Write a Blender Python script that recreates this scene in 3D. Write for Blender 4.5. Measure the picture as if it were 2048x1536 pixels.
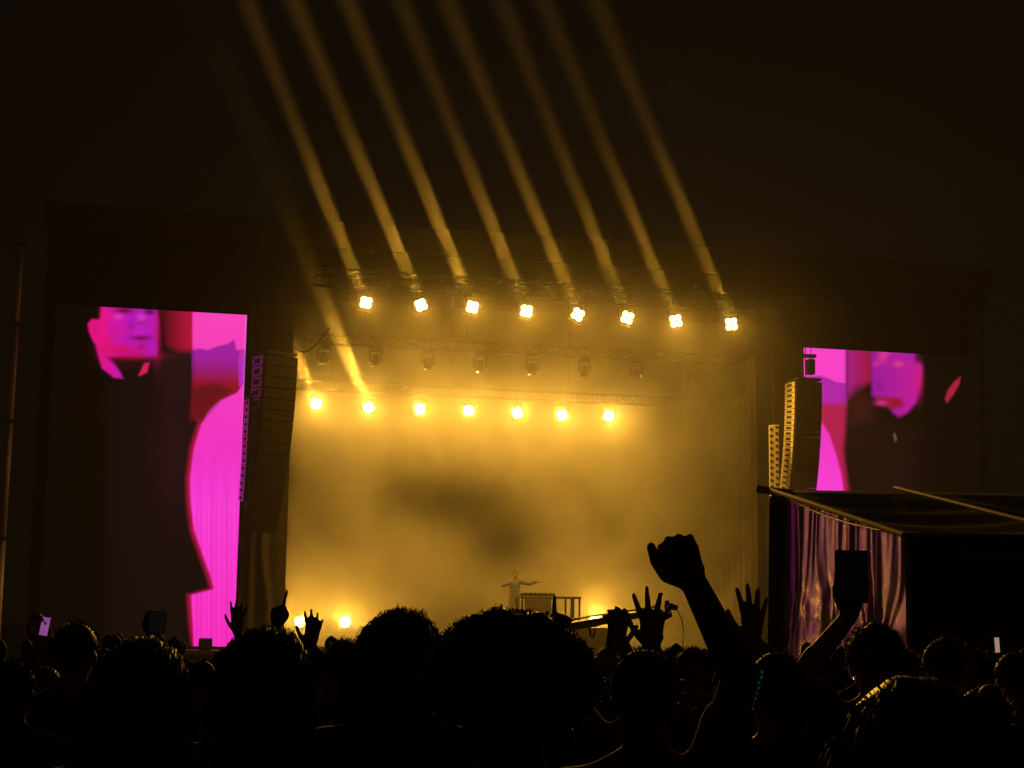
import bpy, bmesh, math, random
import numpy as np
from mathutils import Vector, Matrix, Quaternion

random.seed(7)
np.random.seed(7)
scene = bpy.context.scene
COL = scene.collection
for o in list(bpy.data.objects):
    bpy.data.objects.remove(o, do_unlink=True)

# ------------------------------------------------------------------ camera
F = 3200.0                       # focal length in photo pixels (2048 wide)
CX, CY = 1024.0, 768.0
EYE = Vector((0, 0, 1.70))
PITCH = math.atan((1250 - CY) / F)
ROLL = 0.014
_fw = Vector((0, math.cos(PITCH), math.sin(PITCH)))
_r0 = Vector((1, 0, 0))
_u0 = Vector((0, -math.sin(PITCH), math.cos(PITCH)))
C_R = _r0 * math.cos(ROLL) + _u0 * math.sin(ROLL)
C_U = _u0 * math.cos(ROLL) - _r0 * math.sin(ROLL)
C_F = _fw
cam_data = bpy.data.cameras.new('camera')
cam = bpy.data.objects.new('camera', cam_data)
COL.objects.link(cam)
M4 = Matrix.Identity(4)
for i in range(3):
    M4[i][0] = C_R[i]; M4[i][1] = C_U[i]; M4[i][2] = -C_F[i]; M4[i][3] = EYE[i]
cam.matrix_world = M4
cam_data.sensor_width = 36.0
cam_data.lens = 36.0 * F / 2048.0
cam_data.clip_start = 0.05
cam_data.clip_end = 2000
scene.camera = cam

# ------------------------------------------------------------------ world: night sky
world = bpy.data.worlds.new('World')
scene.world = world
world.use_nodes = True
wn = world.node_tree.nodes; wl = world.node_tree.links
bg = wn['Background']
sky = wn.new('ShaderNodeTexSky')
sky.sky_type = 'NISHITA'
sky.sun_disc = False
sky.sun_elevation = math.radians(-4.0)
sky.sun_rotation = math.radians(200)
mixw = wn.new('ShaderNodeMix'); mixw.data_type = 'RGBA'
mixw.inputs[0].default_value = 0.97
mixw.inputs[7].default_value = (0.0042, 0.0031, 0.0022, 1)   # city-lit night sky
wl.new(sky.outputs[0], mixw.inputs[6])
wl.new(mixw.outputs[2], bg.inputs[0])
bg.inputs[1].default_value = 0.45

# ------------------------------------------------------------------ render settings
scene.view_settings.view_transform = 'Standard'
scene.view_settings.look = 'None'
scene.view_settings.exposure = 0.0
scene.view_settings.gamma = 1.0
scene.view_settings.use_curve_mapping = False
cy = scene.cycles
cy.use_denoising = True
cy.use_adaptive_sampling = False
try:
    cy.denoiser = 'OPENIMAGEDENOISE'
    cy.denoising_prefilter = 'ACCURATE'
except Exception:
    pass
cy.volume_step_rate = 1.0
cy.volume_max_steps = 256
cy.volume_bounces = 0
cy.max_bounces = 4
cy.diffuse_bounces = 2
cy.glossy_bounces = 2
cy.transmission_bounces = 2
cy.transparent_max_bounces = 6
cy.sample_clamp_indirect = 4.0
cy.sample_clamp_direct = 0.0
cy.caustics_reflective = False
cy.caustics_refractive = False

# ------------------------------------------------------------------ pixel helpers
def ray(px, py):
    return (C_F + C_R * ((px - CX) / F) + C_U * ((CY - py) / F))
def at(px, py, d):
    """point seen at photo pixel (px,py), at depth d in metres along +Y"""
    r = ray(px, py)
    return EYE + r * (d / r.y)
def proj(p):
    v = Vector(p) - EYE
    z = v.dot(C_F)
    return (CX + F * v.dot(C_R) / z, CY - F * v.dot(C_U) / z)

# stage frame: u to the right along the stage, w backwards, z up
SA = math.radians(13.0)
SO = Vector((0, 50.0, 0))
SU = Vector((math.cos(SA), math.sin(SA), 0))
SW = Vector((-math.sin(SA), math.cos(SA), 0))
def T(u, w, z):
    return SO + SU * u + SW * w + Vector((0, 0, z))
def SP(px, py, w):
    """(u, z) where the pixel's ray meets the plane parallel to the stage front at depth w"""
    r = ray(px, py)
    t = ((SO + SW * w) - EYE).dot(SW) / r.dot(SW)
    p = EYE + r * t
    return (p - SO).dot(SU), p.z
def SPt(px, py, w):
    u, z = SP(px, py, w)
    return T(u, w, z)

# ------------------------------------------------------------------ materials
MATS = {}
def mat(name, color, rough=0.6, metal=0.0, spec=0.5, noise=0.25, scale=6.0, bump=0.0, sheen=0.0, emis=None, estr=0.0):
    if name in MATS:
        return MATS[name]
    m = bpy.data.materials.new(name); m.use_nodes = True
    nt = m.node_tree; b = nt.nodes['Principled BSDF']
    b.inputs['Roughness'].default_value = rough
    b.inputs['Metallic'].default_value = metal
    b.inputs['Specular IOR Level'].default_value = spec
    if sheen:
        b.inputs['Sheen Weight'].default_value = sheen
        b.inputs['Sheen Roughness'].default_value = 0.4
    if emis:
        b.inputs['Emission Color'].default_value = (*emis, 1)
        b.inputs['Emission Strength'].default_value = estr
    if noise > 0:
        tc = nt.nodes.new('ShaderNodeTexCoord')
        nz = nt.nodes.new('ShaderNodeTexNoise'); nz.inputs['Scale'].default_value = scale
        nz.inputs['Detail'].default_value = 5
        nt.links.new(tc.outputs['Object'], nz.inputs['Vector'])
        mx = nt.nodes.new('ShaderNodeMix'); mx.data_type = 'RGBA'
        mx.inputs[6].default_value = (*[c * (1 - noise) for c in color], 1)
        mx.inputs[7].default_value = (*[min(1, c * (1 + noise)) for c in color], 1)
        nt.links.new(nz.outputs[0], mx.inputs[0])
        nt.links.new(mx.outputs[2], b.inputs['Base Color'])
        if bump:
            bp = nt.nodes.new('ShaderNodeBump'); bp.inputs['Strength'].default_value = bump
            bp.inputs['Distance'].default_value = 0.02
            nt.links.new(nz.outputs[0], bp.inputs['Height'])
            nt.links.new(bp.outputs[0], b.inputs['Normal'])
    else:
        b.inputs['Base Color'].default_value = (*color, 1)
    MATS[name] = m
    return m

# ------------------------------------------------------------------ mesh helpers
def link(name, me, m=None, parent=None, smooth=False):
    o = bpy.data.objects.new(name, me)
    COL.objects.link(o)
    if m is not None and len(me.materials) == 0:
        me.materials.append(m)
    if parent is not None:
        o.parent = parent
    if smooth:
        for p in me.polygons:
            p.use_smooth = True
    return o
def from_bm(name, bm, m=None, parent=None, smooth=False):
    me = bpy.data.meshes.new(name)
    bmesh.ops.recalc_face_normals(bm, faces=bm.faces[:])
    bm.to_mesh(me); bm.free()
    return link(name, me, m, parent, smooth)
def pyd(name, v, f, m=None, parent=None, smooth=False):
    me = bpy.data.meshes.new(name)
    me.from_pydata(v, [], f); me.update()
    return link(name, me, m, parent, smooth)
def thing(name, label, cat, loc=(0, 0, 0), rz=0.0, group=None):
    o = bpy.data.objects.new(name, None)
    o.empty_display_size = 0.1
    COL.objects.link(o)
    o.location = loc; o.rotation_euler = (0, 0, rz)
    o['label'] = label; o['category'] = cat
    if group: o['group'] = group
    return o
def tag(o, label=None, cat=None, group=None, kind=None):
    if label: o['label'] = label
    if cat: o['category'] = cat
    if group: o['group'] = group
    if kind: o['kind'] = kind
    return o
def box(bm, c, s, rot=None, bevel=0.0):
    r = bmesh.ops.create_cube(bm, size=1.0)
    vs = r['verts']
    M = Matrix.Translation(Vector(c)) @ (rot.to_4x4() if rot is not None else Matrix.Identity(4)) @ Matrix.Diagonal((s[0], s[1], s[2], 1))
    bmesh.ops.transform(bm, matrix=M, verts=vs)
    if bevel > 0:
        es = list({e for v in vs for e in v.link_edges})
        bmesh.ops.bevel(bm, geom=es, offset=bevel, segments=1, affect='EDGES', profile=0.5)
def tube(bm, p0, p1, r0, r1=None, n=8, caps=True):
    p0 = Vector(p0); p1 = Vector(p1)
    if r1 is None: r1 = r0
    d = p1 - p0; L = d.length
    if L < 1e-6: return
    q = d.to_track_quat('Z', 'Y').to_matrix().to_4x4()
    M = Matrix.Translation((p0 + p1) / 2) @ q
    bmesh.ops.create_cone(bm, cap_ends=caps, segments=n, radius1=r0, radius2=r1, depth=L, matrix=M)
def polytube(bm, pts, r, n=8):
    """continuous tube along a polyline; r is one radius or one per point"""
    pts = [Vector(p) for p in pts]
    rs = r if isinstance(r, (list, tuple)) else [r] * len(pts)
    rings = []
    up = Vector((0, 0, 1))
    for i, p in enumerate(pts):
        d = (pts[min(i + 1, len(pts) - 1)] - pts[max(i - 1, 0)]).normalized()
        a = d.cross(up)
        if a.length < 1e-3: a = d.cross(Vector((1, 0, 0)))
        a.normalize(); b = d.cross(a).normalized()
        rings.append([bm.verts.new(p + (a * math.cos(t) + b * math.sin(t)) * rs[i]) for t in [2 * math.pi * k / n for k in range(n)]])
    for i in range(len(rings) - 1):
        for k in range(n):
            bm.faces.new((rings[i][k], rings[i][(k + 1) % n], rings[i + 1][(k + 1) % n], rings[i + 1][k]))
    bm.faces.new(rings[0][::-1]); bm.faces.new(rings[-1])
def copy_tree(o, parent=None):
    c = o.copy(); COL.objects.link(c)
    if parent is not None:
        c.parent = parent
    for ch in list(o.children):
        copy_tree(ch, c)
    return c
SROT = SA
AMBER = (1.0, 0.46, 0.038)
# ================================================================== SETTING
black_cloth = mat('black_cloth', (0.012, 0.011, 0.010), 0.9, noise=0.5, scale=3)
dark_metal = mat('dark_metal', (0.012, 0.011, 0.010), 0.8, spec=0.2, noise=0.3)
alu = mat('aluminium', (0.32, 0.31, 0.30), 0.4, metal=0.9, noise=0.2)
cab_black = mat('cabinet_black', (0.014, 0.013, 0.013), 0.85, spec=0.15, noise=0.3, scale=20, bump=0.1)
fascia_m = mat('fascia_cloth', (0.055, 0.042, 0.038), 0.85, noise=0.4, scale=0.8)
deck_m = mat('deck_board', (0.05, 0.045, 0.04), 0.5, noise=0.4, scale=2)

# ground
g = mat('trodden_ground', (0.035, 0.032, 0.022), 0.95, noise=0.5, scale=0.7, bump=0.6)
bm = bmesh.new()
bmesh.ops.create_grid(bm, x_segments=60, y_segments=60, size=400)
for v in bm.verts:
    if v.co.length < 60: v.co.z = random.uniform(-0.02, 0.0)
tag(from_bm('ground', bm, g), kind='structure')

# ------------------------------------------------------------------ stage
FLOOR = 0.98
uL, _ = SP(592, 900, 0); uR, _ = SP(1546, 900, 0)
uA, _ = SP(70, 700, -0.4); uB, _ = SP(1990, 700, -0.4)
_, zH = SP(1024, 545, -0.3)        # underside of the header
_, zT = SP(1024, 468, -0.4)        # top of the roof fascia
BACK = 9.0
stage = thing('concert_stage', 'wide dark roofed concert stage filled with amber smoke behind the crowd', 'stage', SO, SROT)
def stage_part(name, bm, m, smooth=False):
    return from_bm(name, bm, m, stage, smooth)
bm = bmesh.new(); box(bm, ((uL + uR) / 2, BACK / 2 - 0.3, FLOOR - 0.10), (uR - uL + 3.0, BACK + 1.2, 0.2)); stage_part('deck', bm, deck_m)
# front skirt: pleated
def pleated(u0, u1, z0, z1, wv, amp, pitch, axis='u', n_per=6, sway=0.0, seed=0, nz=14):
    """vertical pleated cloth as (verts, faces) in the stage frame"""
    rr = random.Random(seed)
    L = abs(u1 - u0); n = max(8, int(L / pitch * n_per))
    ph = 0; verts = []; faces = []
    phs = []
    for i in range(n + 1):
        phs.append(ph); ph += 2 * math.pi / n_per * rr.uniform(0.55, 1.5)
    amps = [amp * rr.uniform(0.5, 1.25) for _ in range(n + 1)]
    for j in range(nz + 1):
        t = j / nz; z = z0 + (z1 - z0) * t
        for i in range(n + 1):
            s = u0 + (u1 - u0) * i / n + sway * math.sin(t * 5 + i * 0.35) * (1 - t)
            off = amps[i] * math.sin(phs[i] + 0.5 * math.sin(t * 3 + i * .2)) * (0.55 + 0.45 * (1 - t))
            verts.append((s, wv + off, z) if axis == 'u' else (wv + off, s, z))
    for j in range(nz):
        for i in range(n):
            a = j * (n + 1) + i
            faces.append((a, a + 1, a + n + 2, a + n + 1))
    return verts, faces
v, f = pleated(uA + 1, uB - 1, 0.0, FLOOR - 0.22, -0.55, 0.03, 0.35, seed=3, nz=4)
pyd('front_skirt', v, f, black_cloth, stage, True)
v, f = pleated(uL - 2.5, uR + 2.5, FLOOR, zT - 0.6, BACK, 0.02, 0.9, seed=5, nz=6)
pyd('backdrop', v, f, mat('backdrop_black', (0.005, 0.005, 0.005), 0.95, noise=0.3), stage, True)
# roof and fascia
bm = bmesh.new(); box(bm, ((uA + uB) / 2, 5.0, zT - 0.35), (uB - uA - 0.1, 10.6, 0.18)); stage_part('roof', bm, black_cloth)
_, zF2 = SP(1024, 520, -0.4)
bm = bmesh.new(); box(bm, ((uA + uB) / 2, -0.40, (zT + zF2) / 2), (uB - uA, 0.10, zT - zF2)); stage_part('roof_fascia', bm, fascia_m)
_, zF3 = SP(1024, 548, -0.2)
bm = bmesh.new(); box(bm, ((uA + uB) / 2, -0.20, (zF2 + zF3) / 2 - 0.02), (uB - uA - 0.3, 0.08, zF2 - zF3 + 0.3)); stage_part('valance', bm, black_cloth)
# wings beside the opening
for (ua, ub) in ((uA + 0.2, uL - 0.1), (uR + 0.1, uB - 0.2)):
    v, f = pleated(ua, ub, 0.1, zF2, 0.9, 0.04, 0.7, seed=int(abs(ua) * 10), nz=6)
    pyd('wing_drape', v, f, mat('scrim', (0.035, 0.028, 0.026), 0.9, noise=0.4, scale=1.5), stage, True)
# header truss over the opening
def truss(bm, p0, p1, s=0.5, r=0.03, rd=0.016, bay=0.55):
    p0 = Vector(p0); p1 = Vector(p1); d = (p1 - p0); L = d.length; d.normalize()
    up = Vector((0, 0, 1)) if abs(d.z) < 0.9 else Vector((0, 1, 0))
    side = d.cross(up).normalized(); up2 = side.cross(d).normalized()
    cs = [side * a * s / 2 + up2 * b * s / 2 for a, b in ((-1, -1), (1, -1), (1, 1), (-1, 1))]
    for c in cs: tube(bm, p0 + c, p1 + c, r, n=6)
    n = max(1, int(L / bay))
    for i in range(n):
        a = p0 + d * (L * i / n); b = p0 + d * (L * (i + 1) / n)
        for k in range(4):
            c0, c1 = cs[k], cs[(k + 1) % 4]
            if i % 2: c0, c1 = c1, c0
            tube(bm, a + c0, b + c1, rd, n=4, caps=False)
            tube(bm, a + cs[k], a + cs[(k + 1) % 4], rd, n=4, caps=False)
bm = bmesh.new(); truss(bm, (uL - 0.4, 0.15, zH - 0.02), (uR + 0.4, 0.15, zH - 0.02), 0.5); stage_part('header_truss', bm, dark_metal)
for uu in (uL - 0.75, uR + 0.95):
    bm = bmesh.new(); truss(bm, (uu, 1.25, 0.02), (uu, 1.25, zH), 0.42); stage_part('tower', bm, dark_metal)
for uu in (uA + 0.4, uB - 0.4):
    bm = bmesh.new(); truss(bm, (uu, 0.3, 0.02), (uu, 0.3, zF2 - 0.05), 0.42); stage_part('tower', bm, dark_metal)

# side curtain on the right of the stage, gold-lit
cur_m = mat('stage_velvet', (0.055, 0.045, 0.032), 0.7, noise=0.3, scale=2, sheen=0.15)
_, zc1 = SP(1450, 740, 4)
cw = thing('stage_curtain', 'tall pleated curtain closing the right side of the stage opening', 'curtain', SO, SROT)
v, f = pleated(0.9, BACK - 0.7, FLOOR + 0.02, zc1, uR - 0.25, 0.11, 0.55, axis='w', seed=11, n_per=8, nz=20)
pyd('cloth', v, f, cur_m, cw, True)
bm = bmesh.new(); tube(bm, (uR - 0.25, 0.7, zc1 + 0.05), (uR - 0.25, BACK - 0.5, zc1 + 0.05), 0.03); from_bm('rail', bm, dark_metal, cw)
cw2 = thing('stage_curtain', 'dark curtain at the left edge of the stage opening behind the loudspeakers', 'curtain', SO, SROT)
uc2, _ = SP(480, 1150, 0.6); uc3, _ = SP(545, 1150, 0.6)
v, f = pleated(uc2, uc3, FLOOR + 0.02, zH - 0.6, 0.6, 0.06, 0.4, seed=12, nz=20)
v = [(x + (0.25 * (math.sin(max(0, (z - FLOOR)) * 1.4) - .3) * max(0, 1 - (z - FLOOR) / 5) if abs(x - uc3) < 0.35 else 0), y, z) for x, y, z in v]
pyd('cloth', v, f, mat('scrim', (0.035, 0.028, 0.026)), cw2, True)
bm = bmesh.new(); tube(bm, (uc2 - 0.1, 0.6, zH - 0.56), (uc3 + 0.1, 0.6, zH - 0.56), 0.03); from_bm('rail', bm, dark_metal, cw2)

# ------------------------------------------------------------------ lights
lamp_glow = bpy.data.materials.new('lamp_glow'); lamp_glow.use_nodes = True
_nt = lamp_glow.node_tree; _nt.nodes.clear()
_e = _nt.nodes.new('ShaderNodeEmission'); _e.inputs[0].default_value = (1.0, 0.62, 0.12, 1); _e.inputs[1].default_value = 70
_o = _nt.nodes.new('ShaderNodeOutputMaterial'); _nt.links.new(_e.outputs[0], _o.inputs[0])
lamp_glow.cycles.emission_sampling = 'NONE'
lamp_body_m = mat('lamp_body', (0.02, 0.02, 0.02), 0.5, noise=0.2)

def spot(name, parent, loc_local, target_world, power, size_deg, blend=1.0, radius=0.1, color=AMBER):
    ld = bpy.data.lights.new(name, 'SPOT')
    ld.energy = power; ld.color = color
    ld.spot_size = math.radians(size_deg); ld.spot_blend = blend
    ld.shadow_soft_size = radius
    o = bpy.data.objects.new(name, ld); COL.objects.link(o)
    o.parent = parent
    bpy.context.view_layer.update()
    wl_ = parent.matrix_world @ Vector(loc_local)
    d = (Vector(target_world) - wl_).normalized()
    q = d.to_track_quat('-Z', 'Y')
    o.rotation_euler = (parent.matrix_world.to_quaternion().inverted() @ q).to_euler()
    o.location = loc_local
    return o

def blinder_meshes():
    """a square four-cell stage blinder facing local -Y"""
    bmB = bmesh.new()
    box(bmB, (0, 0.13, 0), (0.46, 0.20, 0.46), bevel=0.025)
    box(bmB, (0, 0.28, 0), (0.30, 0.12, 0.30), bevel=0.03)
    for k in range(5): box(bmB, (0, 0.34, -0.12 + k * 0.06), (0.26, 0.03, 0.015))
    meB = bpy.data.meshes.new('housing'); bmesh.ops.recalc_face_normals(bmB, faces=bmB.faces[:]); bmB.to_mesh(meB); bmB.free(); meB.materials.append(lamp_body_m)
    bmY = bmesh.new()
    for s in (-1, 1): box(bmY, (s * 0.265, 0.13, 0.14), (0.02, 0.06, 0.40))
    box(bmY, (0, 0.13, 0.35), (0.55, 0.06, 0.02)); tube(bmY, (0, 0.13, 0.35), (0, 0.13, 0.47), 0.03)
    meY = bpy.data.meshes.new('yoke'); bmesh.ops.recalc_face_normals(bmY, faces=bmY.faces[:]); bmY.to_mesh(meY); bmY.free(); meY.materials.append(dark_metal)
    bmC = bmesh.new()
    bmesh.ops.create_circle(bmC, cap_ends=True, segments=16, radius=0.122, matrix=Matrix.Rotation(math.pi / 2, 4, 'X'))
    bmesh.ops.create_cone(bmC, cap_ends=False, segments=16, radius1=0.122, radius2=0.124, depth=0.03, matrix=Matrix.Translation((0, -0.01, 0)) @ Matrix.Rotation(math.pi / 2, 4, 'X'))
    meC = bpy.data.meshes.new('lens'); bmC.to_mesh(meC); bmC.free(); meC.materials.append(lamp_glow)
    return meB, meY, meC
ME_H, ME_Y, ME_L = blinder_meshes()
def blinder(px, py, w, label, group, up_to=None, down_to=None, p_wide=900, p_streak=900, p_down=300, floor=False, lens_gap=0.050, lens_k=1.0):
    u, z = SP(px, py, w)
    t = thing('stage_light', label, 'stage light', T(u, w, z), SROT, group)
    link('housing', ME_H, parent=t)
    y = link('yoke', ME_Y, parent=t)
    if floor: y.rotation_euler = (0, math.pi, 0)
    h = [c for c in t.children if c.name.startswith('housing')][0]
    h.rotation_euler = (0, random.uniform(-0.5, 0.5), 0)
    for sx in (-1, 1):
        for sz in (-1, 1):
            l = link('lens', ME_L, parent=h); l.location = (sx * lens_gap, 0.020 - 0.001 * (sx + 2 * sz), sz * lens_gap); l.scale = (lens_k, 1, lens_k)
    if p_wide:
        tg = T(u * 0.75, -12, 1.0) if not floor else T(u * 0.9, -3.0, 10.0)
        spot('lamp', t, (0, -0.06, 0), tg, p_wide, 165, 0.6, 0.12)
    if up_to is not None:
        spot('streak_spot', t, (0, -0.05, 0), at(up_to, 0, 45.0 if w < 0 else 38.0), p_streak, 4.0, 1.0, 0.20)  # narrow spot added to draw the lens streak rising from the lamp
    if down_to is not None and p_down > 0:
        spot('streak_spot', t, (0, -0.05, 0), down_to, p_down, 6.0, 1.0, 0.17)
    return t
ordinal = ['first', 'second', 'third', 'fourth', 'fifth', 'sixth', 'seventh', 'eighth']
P_WIDE = 930; P_STREAK = 2000000; P_DOWN = 0
row1 = [(732, 605), (842, 610), (945, 614), (1053, 622), (1156, 629), (1255, 635), (1352, 642), (1463, 648)]
up1 = [492, 587, 693, 800, 893, 1000, 1085, 1190]
for i, (x, y) in enumerate(row1):
    blinder(x, y, -1.0, f'glaring amber stage light, {ordinal[i]} from left in the upper row of eight', 'upper row of lit stage lights',
            up_to=up1[i], down_to=SPt(min(x + 250, 1440), 1215, 3.0), p_wide=P_WIDE * 2.0, p_streak=P_STREAK * (0.95, 1.15, 1.1, 0.75, 0.85, 0.6, 0.55, 0.62)[i], p_down=P_DOWN, lens_gap=0.078 + 0.003 * i, lens_k=0.68)
row2 = [(632, 807), (737, 815), (840, 818), (937, 821), (1035, 826), (1124, 830), (1218, 832)]
up2 = [280, 400, None, None, None, None, None]
for i, (x, y) in enumerate(row2):
    blinder(x, y, 5.0, f'glaring amber stage light, {ordinal[i]} from left in the lower row of seven', 'lower row of lit stage lights',
            up_to=up2[i], down_to=SPt(x + 170, 1215, 5.5), p_wide=P_WIDE * 0.62, p_streak=P_STREAK * 0.20, p_down=P_DOWN)
flo = [(600, 1243, 'beside the raised hand'), (690, 1244, 'left of the broad dark heads'), (1190, 1240, 'behind the camera crane boom')]
for i, (x, y, d) in enumerate(flo):
    blinder(x, y, 6.5, f'glaring amber light standing on the stage floor {d}', 'lights on the stage floor', p_wide=P_WIDE * 0.95, floor=True)

# the trusses that carry the lamps
for (pts, w, lab) in ((row1, -1.0, 'upper'), (row2, 5.0, 'lower')):
    (ua, za), (ub, zb) = SP(*pts[0], w), SP(*pts[-1], w)
    zt = max(za, zb) + 0.47 + 0.15
    ua -= 1.6; ub += 1.6
    if lab == 'lower': ub += 3.2
    tr = thing('lighting_truss', f'dark metal truss carrying the {lab} row of lit stage lights', 'truss', SO, SROT, 'trusses over the stage')
    bm = bmesh.new(); truss(bm, (ua, w + 0.13, zt), (ub, w + 0.13, zt), 0.30, 0.024, 0.012, 0.45); from_bm('frame', bm, dark_metal, tr)
    for k in range(4):
        uu = ua + (ub - ua) * (k + 0.5) / 4
        bm = bmesh.new(); tube(bm, (uu, w + 0.13, zt + 0.15), (uu, w + 0.13, zT - 0.45 if w > 0 else zT + 0.05), 0.012, n=5); from_bm('hoist_chain', bm, dark_metal, tr)

# ------------------------------------------------------------------ smoke and haze
def vol_smoke():
    m = bpy.data.materials.new('stage_smoke'); m.use_nodes = True
    nt = m.node_tree; nt.nodes.clear()
    out = nt.nodes.new('ShaderNodeOutputMaterial')
    pv = nt.nodes.new('ShaderNodeVolumePrincipled')
    pv.inputs['Color'].default_value = (0.95, 0.95, 0.95, 1)
    pv.inputs['Anisotropy'].default_value = 0.15
    tc = nt.nodes.new('ShaderNodeTexCoord')
    sep = nt.nodes.new('ShaderNodeSeparateXYZ'); nt.links.new(tc.outputs['Object'], sep.inputs[0])
    def math_(op, a, b=None, c=None):
        n = nt.nodes.new('ShaderNodeMath'); n.operation = op
        for k, x in enumerate((a, b, c)):
            if x is None: continue
            if isinstance(x, (int, float)): n.inputs[k].default_value = x
            else: nt.links.new(x, n.inputs[k])
        return n.outputs[0]
    def ramp(x, a, b):      # smoothstep a->b
        n = nt.nodes.new('ShaderNodeMapRange'); n.interpolation_type = 'SMOOTHSTEP'
        nt.links.new(x, n.inputs[0]); n.inputs[1].default_value = a; n.inputs[2].default_value = b
        return n.outputs[0]
    nz = nt.nodes.new('ShaderNodeTexNoise'); nz.inputs['Scale'].default_value = 0.42; nz.inputs['Detail'].default_value = 4.0
    nz.inputs['Roughness'].default_value = 0.55; nz.inputs['Distortion'].default_value = 0.6
    nt.links.new(tc.outputs['Object'], nz.inputs['Vector'])
    cl = ramp(nz.outputs[0], 0.38, 0.64)
    d = math_('MULTIPLY_ADD', cl, 1.0, 0.24)
    # thins out towards the roof, the front and the right-hand curtain
    _, z1 = SP(1024, 650, 4); _, z0 = SP(1024, 900, 4)
    d = math_('MULTIPLY', d, math_('MULTIPLY_ADD', ramp(sep.outputs[2], z1, z0), 0.86, 0.14))
    u1_, _ = SP(1545, 900, 4); u0_, _ = SP(1300, 900, 4)
    d = math_('MULTIPLY', d, math_('MULTIPLY_ADD', ramp(sep.outputs[0], u1_, u0_), 0.80, 0.20))
    # shaded region above the performer, shaped as lower smoke density
    for (px, py, rr, k) in ((905, 1010, 2.5, 0.97), (1010, 1085, 1.8, 0.92), (800, 985, 1.3, 0.75)):
        uu, zz = SP(px, py, 4)
        dx = math_('SUBTRACT', sep.outputs[0], uu); dz = math_('SUBTRACT', sep.outputs[2], zz)
        q = math_('ADD', math_('MULTIPLY', dx, dx), math_('MULTIPLY', math_('MULTIPLY', dz, dz), 1.6))
        dd = math_('SQRT', q)
        dd = math_('ADD', dd, math_('MULTIPLY_ADD', nz.outputs[0], -1.8, 0.9))
        d = math_('MULTIPLY', d, math_('SUBTRACT', 1.0, math_('MULTIPLY', ramp(dd, rr * 1.5, 0.1), k)))
    w_ = sep.outputs[1]
    d = math_('MULTIPLY', d, math_('MULTIPLY', ramp(w_, 0.2, 1.6), ramp(sep.outputs[2], zH + 0.2, zH - 1.6)))
    d = math_('MULTIPLY', d, math_('MULTIPLY', ramp(sep.outputs[0], uL - 0.1, uL + 0.5), ramp(sep.outputs[0], uR + 0.1, uR - 0.8)))
    d = math_('MULTIPLY', d, SMOKE_D)
    # a thin spill of smoke rolls out in front of the stage and over the roof edge
    sp = math_('MULTIPLY', ramp(w_, -6.5, 0.0), ramp(sep.outputs[2], zT + 3.5, zH - 3.0))
    sp = math_('MULTIPLY', sp, math_('MULTIPLY', ramp(sep.outputs[0], uL - 4.5, uL + 2.5), ramp(sep.outputs[0], uR + 4.5, uR - 3.0)))
    sp = math_('MULTIPLY', math_('MULTIPLY', sp, math_('MULTIPLY_ADD', cl, 0.7, 0.5)), SPILL_D)
    d = math_('ADD', d, sp)
    nt.links.new(d, pv.inputs['Density'])
    m.cycles.volume_sampling = 'EQUIANGULAR'
    nt.links.new(pv.outputs[0], out.inputs['Volume'])
    return m
SMOKE_D = 0.42; SPILL_D = 0.011
bm = bmesh.new()
box(bm, ((uL + uR) / 2, 0.95, (FLOOR + zT + 3.6) / 2 - 0.7), (uR - uL + 9.4, 15.4, zT + 3.6 - FLOOR + 1.4))
sm = from_bm('stage_smoke', bm, vol_smoke()); sm.location = SO; sm.rotation_euler = (0, 0, SROT)
tag(sm, 'drifting amber-lit smoke filling the stage', 'smoke', kind='stuff')

hz = bpy.data.materials.new('haze'); hz.use_nodes = True
hz.cycles.volume_sampling = 'EQUIANGULAR'
nt = hz.node_tree; nt.nodes.clear()
out = nt.nodes.new('ShaderNodeOutputMaterial'); pv = nt.nodes.new('ShaderNodeVolumePrincipled')
pv.inputs['Color'].default_value = (0.9, 0.9, 0.9, 1); pv.inputs['Density'].default_value = 0.0007
pv.inputs['Anisotropy'].default_value = 0.1
nt.links.new(pv.outputs[0], out.inputs['Volume'])
bm = bmesh.new(); box(bm, (0, 28, 13.0), (110, 90, 28.2))
tag(from_bm('haze', bm, hz), 'thin night haze over the concert ground', 'haze', kind='stuff')
# ================================================================== VIDEO SCREENS
def lin(c):
    return np.array([((x / 255) / 12.92 if x / 255 <= 0.04045 else ((x / 255 + 0.055) / 1.055) ** 2.4) for x in c])
def poly_sd(P, poly):
    """signed distance (negative inside) of points P (n,2) to a polygon"""
    V = np.array(poly, float); n = len(V)
    d = np.full(len(P), 1e18); inside = np.zeros(len(P), bool)
    for i in range(n):
        a = V[i]; b = V[(i + 1) % n]
        e = b - a; w = P - a
        t = np.clip((w @ e) / max(e @ e, 1e-9), 0, 1)
        q = w - t[:, None] * e
        d = np.minimum(d, (q * q).sum(1))
        c = ((a[1] <= P[:, 1]) != (b[1] <= P[:, 1]))
        with np.errstate(divide='ignore', invalid='ignore'):
            xx = a[0] + (P[:, 1] - a[1]) / (b[1] - a[1] if b[1] != a[1] else 1e-9) * (b[0] - a[0])
        inside ^= c & (P[:, 0] < xx)
    d = np.sqrt(d)
    return np.where(inside, -d, d)
def cover(P, poly, soft):
    x = np.clip(0.5 - poly_sd(P, poly) / (2 * soft), 0, 1)
    return x * x * (3 - 2 * x)
def blob(P, cx, cy, rx, ry):
    q = ((P[:, 0] - cx) / rx) ** 2 + ((P[:, 1] - cy) / ry) ** 2
    return np.exp(-q)
def put(C, a, col):
    if isinstance(col, tuple): col = lin(col)[None, :]
    return C * (1 - a[:, None]) + col * a[:, None]
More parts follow.
